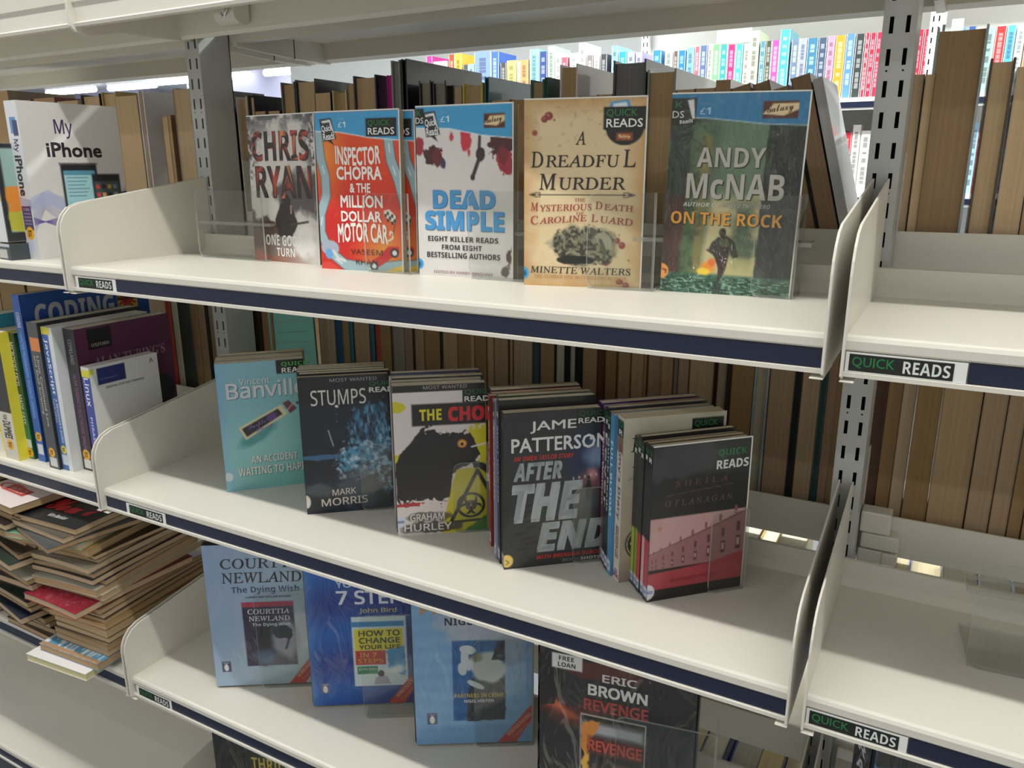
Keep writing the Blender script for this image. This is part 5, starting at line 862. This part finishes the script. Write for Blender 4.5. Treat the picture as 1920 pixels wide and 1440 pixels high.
sbook('tall blue coding manual standing above the rest of the computing row', -.167, .022, W, H, .0175, c, sp, '#1a54a8', mat='print')
W, H = .16, .216; sp = Cv(.024, H, '#44474a', .0009); sp.rect(.1, .10, .98, .19, '#d8803c'); sp.tx('Linux Command Line', (.50, .22, .74, .70), '#c0c0bc', 'n', .01, down=True); sp.tx('and Shell Scripting', (.18, .22, .42, .62), '#c0c0bc', 'n', .01, down=True); itspot(sp, .15, .75, .885); sp.rect(.15, .92, .85, .985, '#cfd0cc')
c = Cv(W, H, '#24262a', .004); sbook('charcoal spined manual with an orange band near the top', -.1185, .013, W, H, .024, c, sp, '#35383a')
W, H = .15, .211; sp = Cv(.025, H, '#d8dcdc', .0009); sp.rect(0, 0, .78, .05, '#d8cc3c'); sp.rect(0, .05, .62, 1, '#3c64a8'); sp.tx('JavaScript', (.12, .08, .50, .46), '#e8ecf0', 'b', down=True); sp.tx('A BEGINNER’S GUIDE', (.34, .49, .52, .80), '#d0dcec', 'b', down=True); sp.tx('Fourth Edition', (.12, .49, .28, .66), '#d0dcec', 'n', .01, down=True); itspot(sp, .12, .62, .85, '#e8d03c'); sp.rect(.1, .885, .62, .96, '#ccd4dc')
sbook('blue and white spined programming guide with a yellow IT dot', -.0925, .017, W, H, .0245, None, sp, '#d4d8d8', '#dcd8d0')
W, H = .152, .208; c = Cv(W, H, '#552342', .0009); c.mix(np.clip((c.n(3, 4) - .4) * 2, 0, 1) * .4, '#6a3050'); c.rect(.12, .015, .36, .155, '#16121a'); c.tx('OXFORD', (.15, .115, .33, .138), '#a8a098', 's'); c.tx('ALAN TURING’S', (.16, .215, .92, .285), '#a07c94', 's', 0, sk=-.0); c.ell(.86, .56, .12, .12, '#1c1420', .1, 3)
sp = Cv(.026, H, '#2c2c30', .0009); sp.tx('COPELAND', (.35, .07, .68, .24), '#a8a8a4', 't', .01, down=True); sp.tx('ALAN TURING’S ELECTRONIC BRAIN', (.35, .31, .66, .84), '#a05c90', 't', .015, down=True); itspot(sp, .15, .8, .885); sp.rect(.15, .92, .8, .985, '#dadad4')
sbook('thick purple hardback with embossed capitals, charcoal spine', -.0672, .032, W, H, .0245, c, sp, '#2c2a2e', '#c8c0ac', mat='print')
W, H = .108, .158; c = Cv(W, H, '#dcdcd8', .0009); c.rect(.10, .025, .50, .175, '#28306c'); c.tx('for Developers', (.14, .12, .38, .135), '#a0a8c8', 'n'); c.tx('ESSENTIAL CODE AND COMMANDS', (.20, .20, .76, .22), '#50545c', 't', .02); c.rect(-.05, .02, .06, .07, '#d8d040'); c.line([(.88, .075), (.90, .045), (.92, .075)], .012, '#20242c'); c.tx('Linux', (.28, .59, .80, .735), '#202428', 't', .012); c.tx('PHRASEBOOK', (.28, .80, .85, .85), '#606468', 't', .01)
sp = Cv(.018, H, '#34489c', .0009); sp.rect(0, 0, 1, .045, '#dce0dc'); sp.rect(0, .03, 1, .095, '#d8d43c'); sp.tx('Linux', (.22, .10, .78, .36), '#e8ecf4', 't', .02, down=True); sp.tx('PHRASEBOOK', (.32, .46, .62, .92), '#c8d0e8', 'b', down=True)
sbook('small white pocket book with a blue square and blue spine, rightmost of the computing row', -.0420, .030, W, H, .018, c, sp, '#d8d8d4', '#dcd8d0', mat='print')

# ------------------------------------------------------------------ piles of paperbacks lying flat
def lying(label, x, y, z, yaw, W, D, T, cover, pages, grp, sag=0, top=None, tilt=(0, 0), cat='book'):
    """x to the right, y away; its front left corner droops by sag"""
    R = thing('paperback', label, cat, (x, y, z), (tilt[0], tilt[1], yaw), grp); nx, ny = 6, 5
    def dz(u, v): return -sag * (max(0, 1 - v * 1.6) ** 2) * (.35 + .65 * (1 - u) ** 2)
    def slab(name, z0, z1, mat, col, g=0, x1=W):
        m = MB(); P_ = lambda i, j, zz: (g + (x1 - 2 * g) * i / nx, g + (D - 2 * g) * j / ny, zz + dz(i / nx, j / ny))
        for i in range(nx):
            for j in range(ny): m.face([P_(i, j, z1), P_(i + 1, j, z1), P_(i + 1, j + 1, z1), P_(i, j + 1, z1)]); m.face([P_(i, j, z0), P_(i, j + 1, z0), P_(i + 1, j + 1, z0), P_(i + 1, j, z0)])
        for i in range(nx): m.face([P_(i, 0, z0), P_(i + 1, 0, z0), P_(i + 1, 0, z1), P_(i, 0, z1)]); m.face([P_(i, ny, z0), P_(i, ny, z1), P_(i + 1, ny, z1), P_(i + 1, ny, z0)])
        for j in range(ny): m.face([P_(0, j, z0), P_(0, j, z1), P_(0, j + 1, z1), P_(0, j + 1, z0)]); m.face([P_(nx, j, z0), P_(nx, j + 1, z0), P_(nx, j + 1, z1), P_(nx, j, z1)])
        k = MB(); k.v, k.f, k.m = m.v, m.f, m.m; return k.build(name, mat, R, color=col)
    slab('back_cover', 0, .0005, M['cover'], cover); slab('page_block', .0005, T - .0005, M['paper_flat'], pages, .0008); c = slab('front_cover', T - .0005, T, M['cover'], cover)
    if top: art(top, lambda u, v, h: (u * W, D - v * D, T + .0002 + h + dz(u, 1 - v)), 'cover_art', c, M['print'])
    return R
m_, nt, N, L, b = newmat('page_edges_lying')
oi = N.new('ShaderNodeObjectInfo'); tc = N.new('ShaderNodeTexCoord'); mp = N.new('ShaderNodeMapping'); n = N.new('ShaderNodeTexNoise'); mp.inputs['Scale'].default_value = (5, 5, 900); n.inputs['Scale'].default_value = 1; n.inputs['Detail'].default_value = 3
L.new(tc.outputs['Object'], mp.inputs[0]); L.new(mp.outputs[0], n.inputs['Vector']); r = N.new('ShaderNodeMapRange'); r.inputs[3].default_value = .75; r.inputs[4].default_value = 1.18; L.new(n.outputs['Fac'], r.inputs[0])
v = N.new('ShaderNodeVectorMath'); v.operation = 'SCALE'; L.new(oi.outputs['Color'], v.inputs[0]); L.new(r.outputs[0], v.inputs['Scale']); L.new(v.outputs[0], b.inputs['Base Color']); b.inputs['Roughness'].default_value = .85; M['paper_flat'] = m_
PG = ['#b89a74', '#b0946c', '#bda282', '#a98c68', '#c2aa88', '#b59c78']
CV = ['#1c1c20', '#30282a', '#6a5a48', '#202c3a', '#8a8070', '#3a2c24', '#283a34', '#14161a', '#4a4440', '#705a3c']
def tart(kind):
    c = Cv(.13, .2, '#202224', .0022)
    if kind == 'black': c.tx('You', (.16, .66, .66, .84), '#d83038', 'sc', .03); c.tx('d', (.74, .68, .86, .82), '#d83038', 'sc', .03); c.tx('Kim Booker', (.42, .885, .70, .93), '#c8c8c8', 'b'); c.line([(.1, .75), (.9, .70)], .01, '#8c2028')
    if kind == 'green': c.grad('#8cc8a4', '#a0d8b4'); c.rect(.55, .55, 1, .9, '#2c4434', .8, .05)
    if kind == 'red': c.grad('#5c1018', '#921a30'); c.mix(np.clip((c.n(30, 3) - .6) * 6, 0, 1) * .4, '#c8a0a0')
    if kind == 'blue': c.grad('#4c8cb0', '#5c9cbc'); c.mix(np.clip((vnoise(c.U, c.V * .2, 30, 5, 2) - .5) * 8, 0, 1) * (c.V > .4), '#dce4e4'); c.rect(0, .96, 1, 1, '#b08c64')
    if kind == 'white': c.grad('#c8b0b0', '#e8e6e4'); c.ell(.45, .72, .05, .02, '#c02c30'); c.poly([(.30, .86), (.42, .74), (.52, .76), (.40, .88)], '#5c5450'); c.tx('COMPANY PLAY', (.55, .80, .92, .84), '#c03c3c', 'n', .02); c.tx('NEW YORK', (.70, .86, .95, .88), '#303850', 'n')
    if kind == 'logo': c.grad('#d8ccc8', '#e0d4d0'); c.ell(.35, .78, .28, .06, '#c84838', .05, 3); c.ell(.35, .78, .23, .045, '#dcd0cc'); c.rect(.25, .74, .75, .84, '#b03c34'); c.tx('WILD', (.32, .76, .68, .82), '#d8a090', 'b')
    if kind == 'orange': c.grad('#3c3028', '#4c4034'); c.poly([(.0, .6), (.4, .5), (.6, .8), (.2, .95)], '#c88c40', wob=.06)
    if kind == 'tan': c.grad('#6c5430', '#8c6c3c'); c.poly([(.72, .82), (.84, .78), (.86, .84), (.74, .88)], '#7c2018')
    if kind == 'cream': c.grad('#c8c4ac', '#d4d0ba')
    if kind == 'dkgreen': c.grad('#2c4434', '#5c9478', np.clip(c.U * 1.2, 0, 1))
    return c
# the right-hand pile: (thickness, cover colour, art, dx, y, yaw, width, sag)
rp = random.Random(21)
P1 = [(.011, '#d8d4cc', 'white', -.010, -.050, 5, .128, 0), (.0115, '#5c94b4', 'blue', .000, -.034, 4, .128, 0), (.010, '#6a5a48', None, .008, -.012, 3, .118, .0), (.0095, '#8a7a60', None, .009, -.013, 3, .118, 0), (.009, '#241c18', None, .010, -.010, 4, .116, 0), (.0135, '#6c5430', 'tan', .008, -.010, 3, .118, 0), (.009, '#b08c50', None, .004, -.014, 5, .122, .003), (.008, '#3c3430', None, .000, -.012, 5, .124, .005), (.0085, '#3a3228', None, -.003, -.010, 4, .124, .006), (.009, '#5a4838', None, -.008, -.010, 2, .128, .008), (.010, '#8c1c2c', 'red', -.026, -.030, -3, .140, .013), (.0095, '#c4bfa8', None, -.010, -.008, 4, .132, .006), (.011, '#c8c4ac', 'cream', -.018, -.018, 5, .138, .008), (.0085, '#302c50', None, -.008, -.004, 6, .130, .006), (.0085, '#202028', None, -.018, -.016, 3, .138, .008), (.0075, '#54524c', None, -.020, -.014, 4, .138, .008), (.009, '#8a8478', None, -.022, -.014, 2, .136, .007), (.009, '#1c1c1c', None, -.012, -.006, 6, .128, .006), (.0065, '#24221e', None, .002, .004, -2, .118, .004), (.011, '#9c7444', None, -.022, -.020, 6, .138, .006), (.0085, '#8cc8a4', 'green', -.040, -.034, 9, .150, .005), (.0075, '#4c5054', None, -.020, -.026, -12, .120, .003), (.0085, '#58544c', None, -.030, -.026, -2, .134, .002), (.0095, '#1c1c1e', 'black', -.026, -.024, 3, .138, .002)]
z = Z3 + .0005; X0 = -.166
for i, (T, cc, kd, dx, y, yw, W_b, sg) in enumerate(P1):
    lab = 'paperback lying flat in the right-hand pile, %s from the bottom' % ORD[i + 1]
    extra = {'white': 'white paperback sticking out lowest under the right-hand pile', 'blue': 'blue covered paperback jutting out second lowest under the right-hand pile', 'red': 'dark red topped paperback drooping from the middle of the right-hand pile', 'cream': 'cream covered paperback jutting from the middle of the right-hand pile', 'green': 'mint green covered paperback near the top of the right-hand pile', 'black': 'black magazine-like paperback with red script, topmost of the right-hand pile', 'tan': 'brown covered paperback low in the right-hand pile, above the blue one'}.get(kd, lab)
    lying(extra, X0 + dx, y, z, math.radians(yw), W_b, .195, T, cc, PG[i % 6] if kd != 'white' else '#d8d0a0', 'piles of paperbacks on the third shelf', sg, tart(kd) if kd else None); z += T + .0003
z = Z3 + .0005
P2k = {23: 'logo', 15: 'orange', 12: 'dkgreen', 11: 'cream'}
for i in range(24):
    T = rp.uniform(.0085, .0115); kd = P2k.get(i)
    dx = rp.uniform(-.018, .018); y = rp.uniform(-.03, .004) - (.012 if i in (10, 11, 12) else 0); yw = rp.uniform(-14, 8)
    if i < 4: y = rp.uniform(-.004, .004); yw *= .3
    lab = 'paperback lying flat in the left-hand pile, %s from the bottom' % ORD[i + 1]
    if kd: lab = {'logo': 'pale paperback with a red oval emblem, topmost of the left-hand pile', 'orange': 'brown and orange covered paperback in the upper left-hand pile', 'dkgreen': 'green covered paperback jutting from the middle of the left-hand pile', 'cream': 'pale paperback jutting below the green one in the left-hand pile'}[kd]
    lying(lab, -.318 + dx + (.02 if i > 18 else 0), y, z, math.radians(yw), rp.uniform(.118, .13), .19, T, rp.choice(CV), PG[(i * 5) % 6], 'piles of paperbacks on the third shelf', rp.uniform(0, .004), tart(kd) if kd else None); z += T + .0003
z = Z3 + .0005
for i in range(22):
    T = rp.uniform(.009, .012)
    lying('paperback lying flat in the pile cut off by the left edge, %s from the bottom' % ORD[i + 1], -.475 + rp.uniform(-.01, .01), rp.uniform(-.02, .01), z, math.radians(rp.uniform(-8, 8)), .125, .19, T, rp.choice(CV), PG[(i * 7) % 6], 'piles of paperbacks on the third shelf'); z += T + .0003
bpy.data.objects.remove(fob)
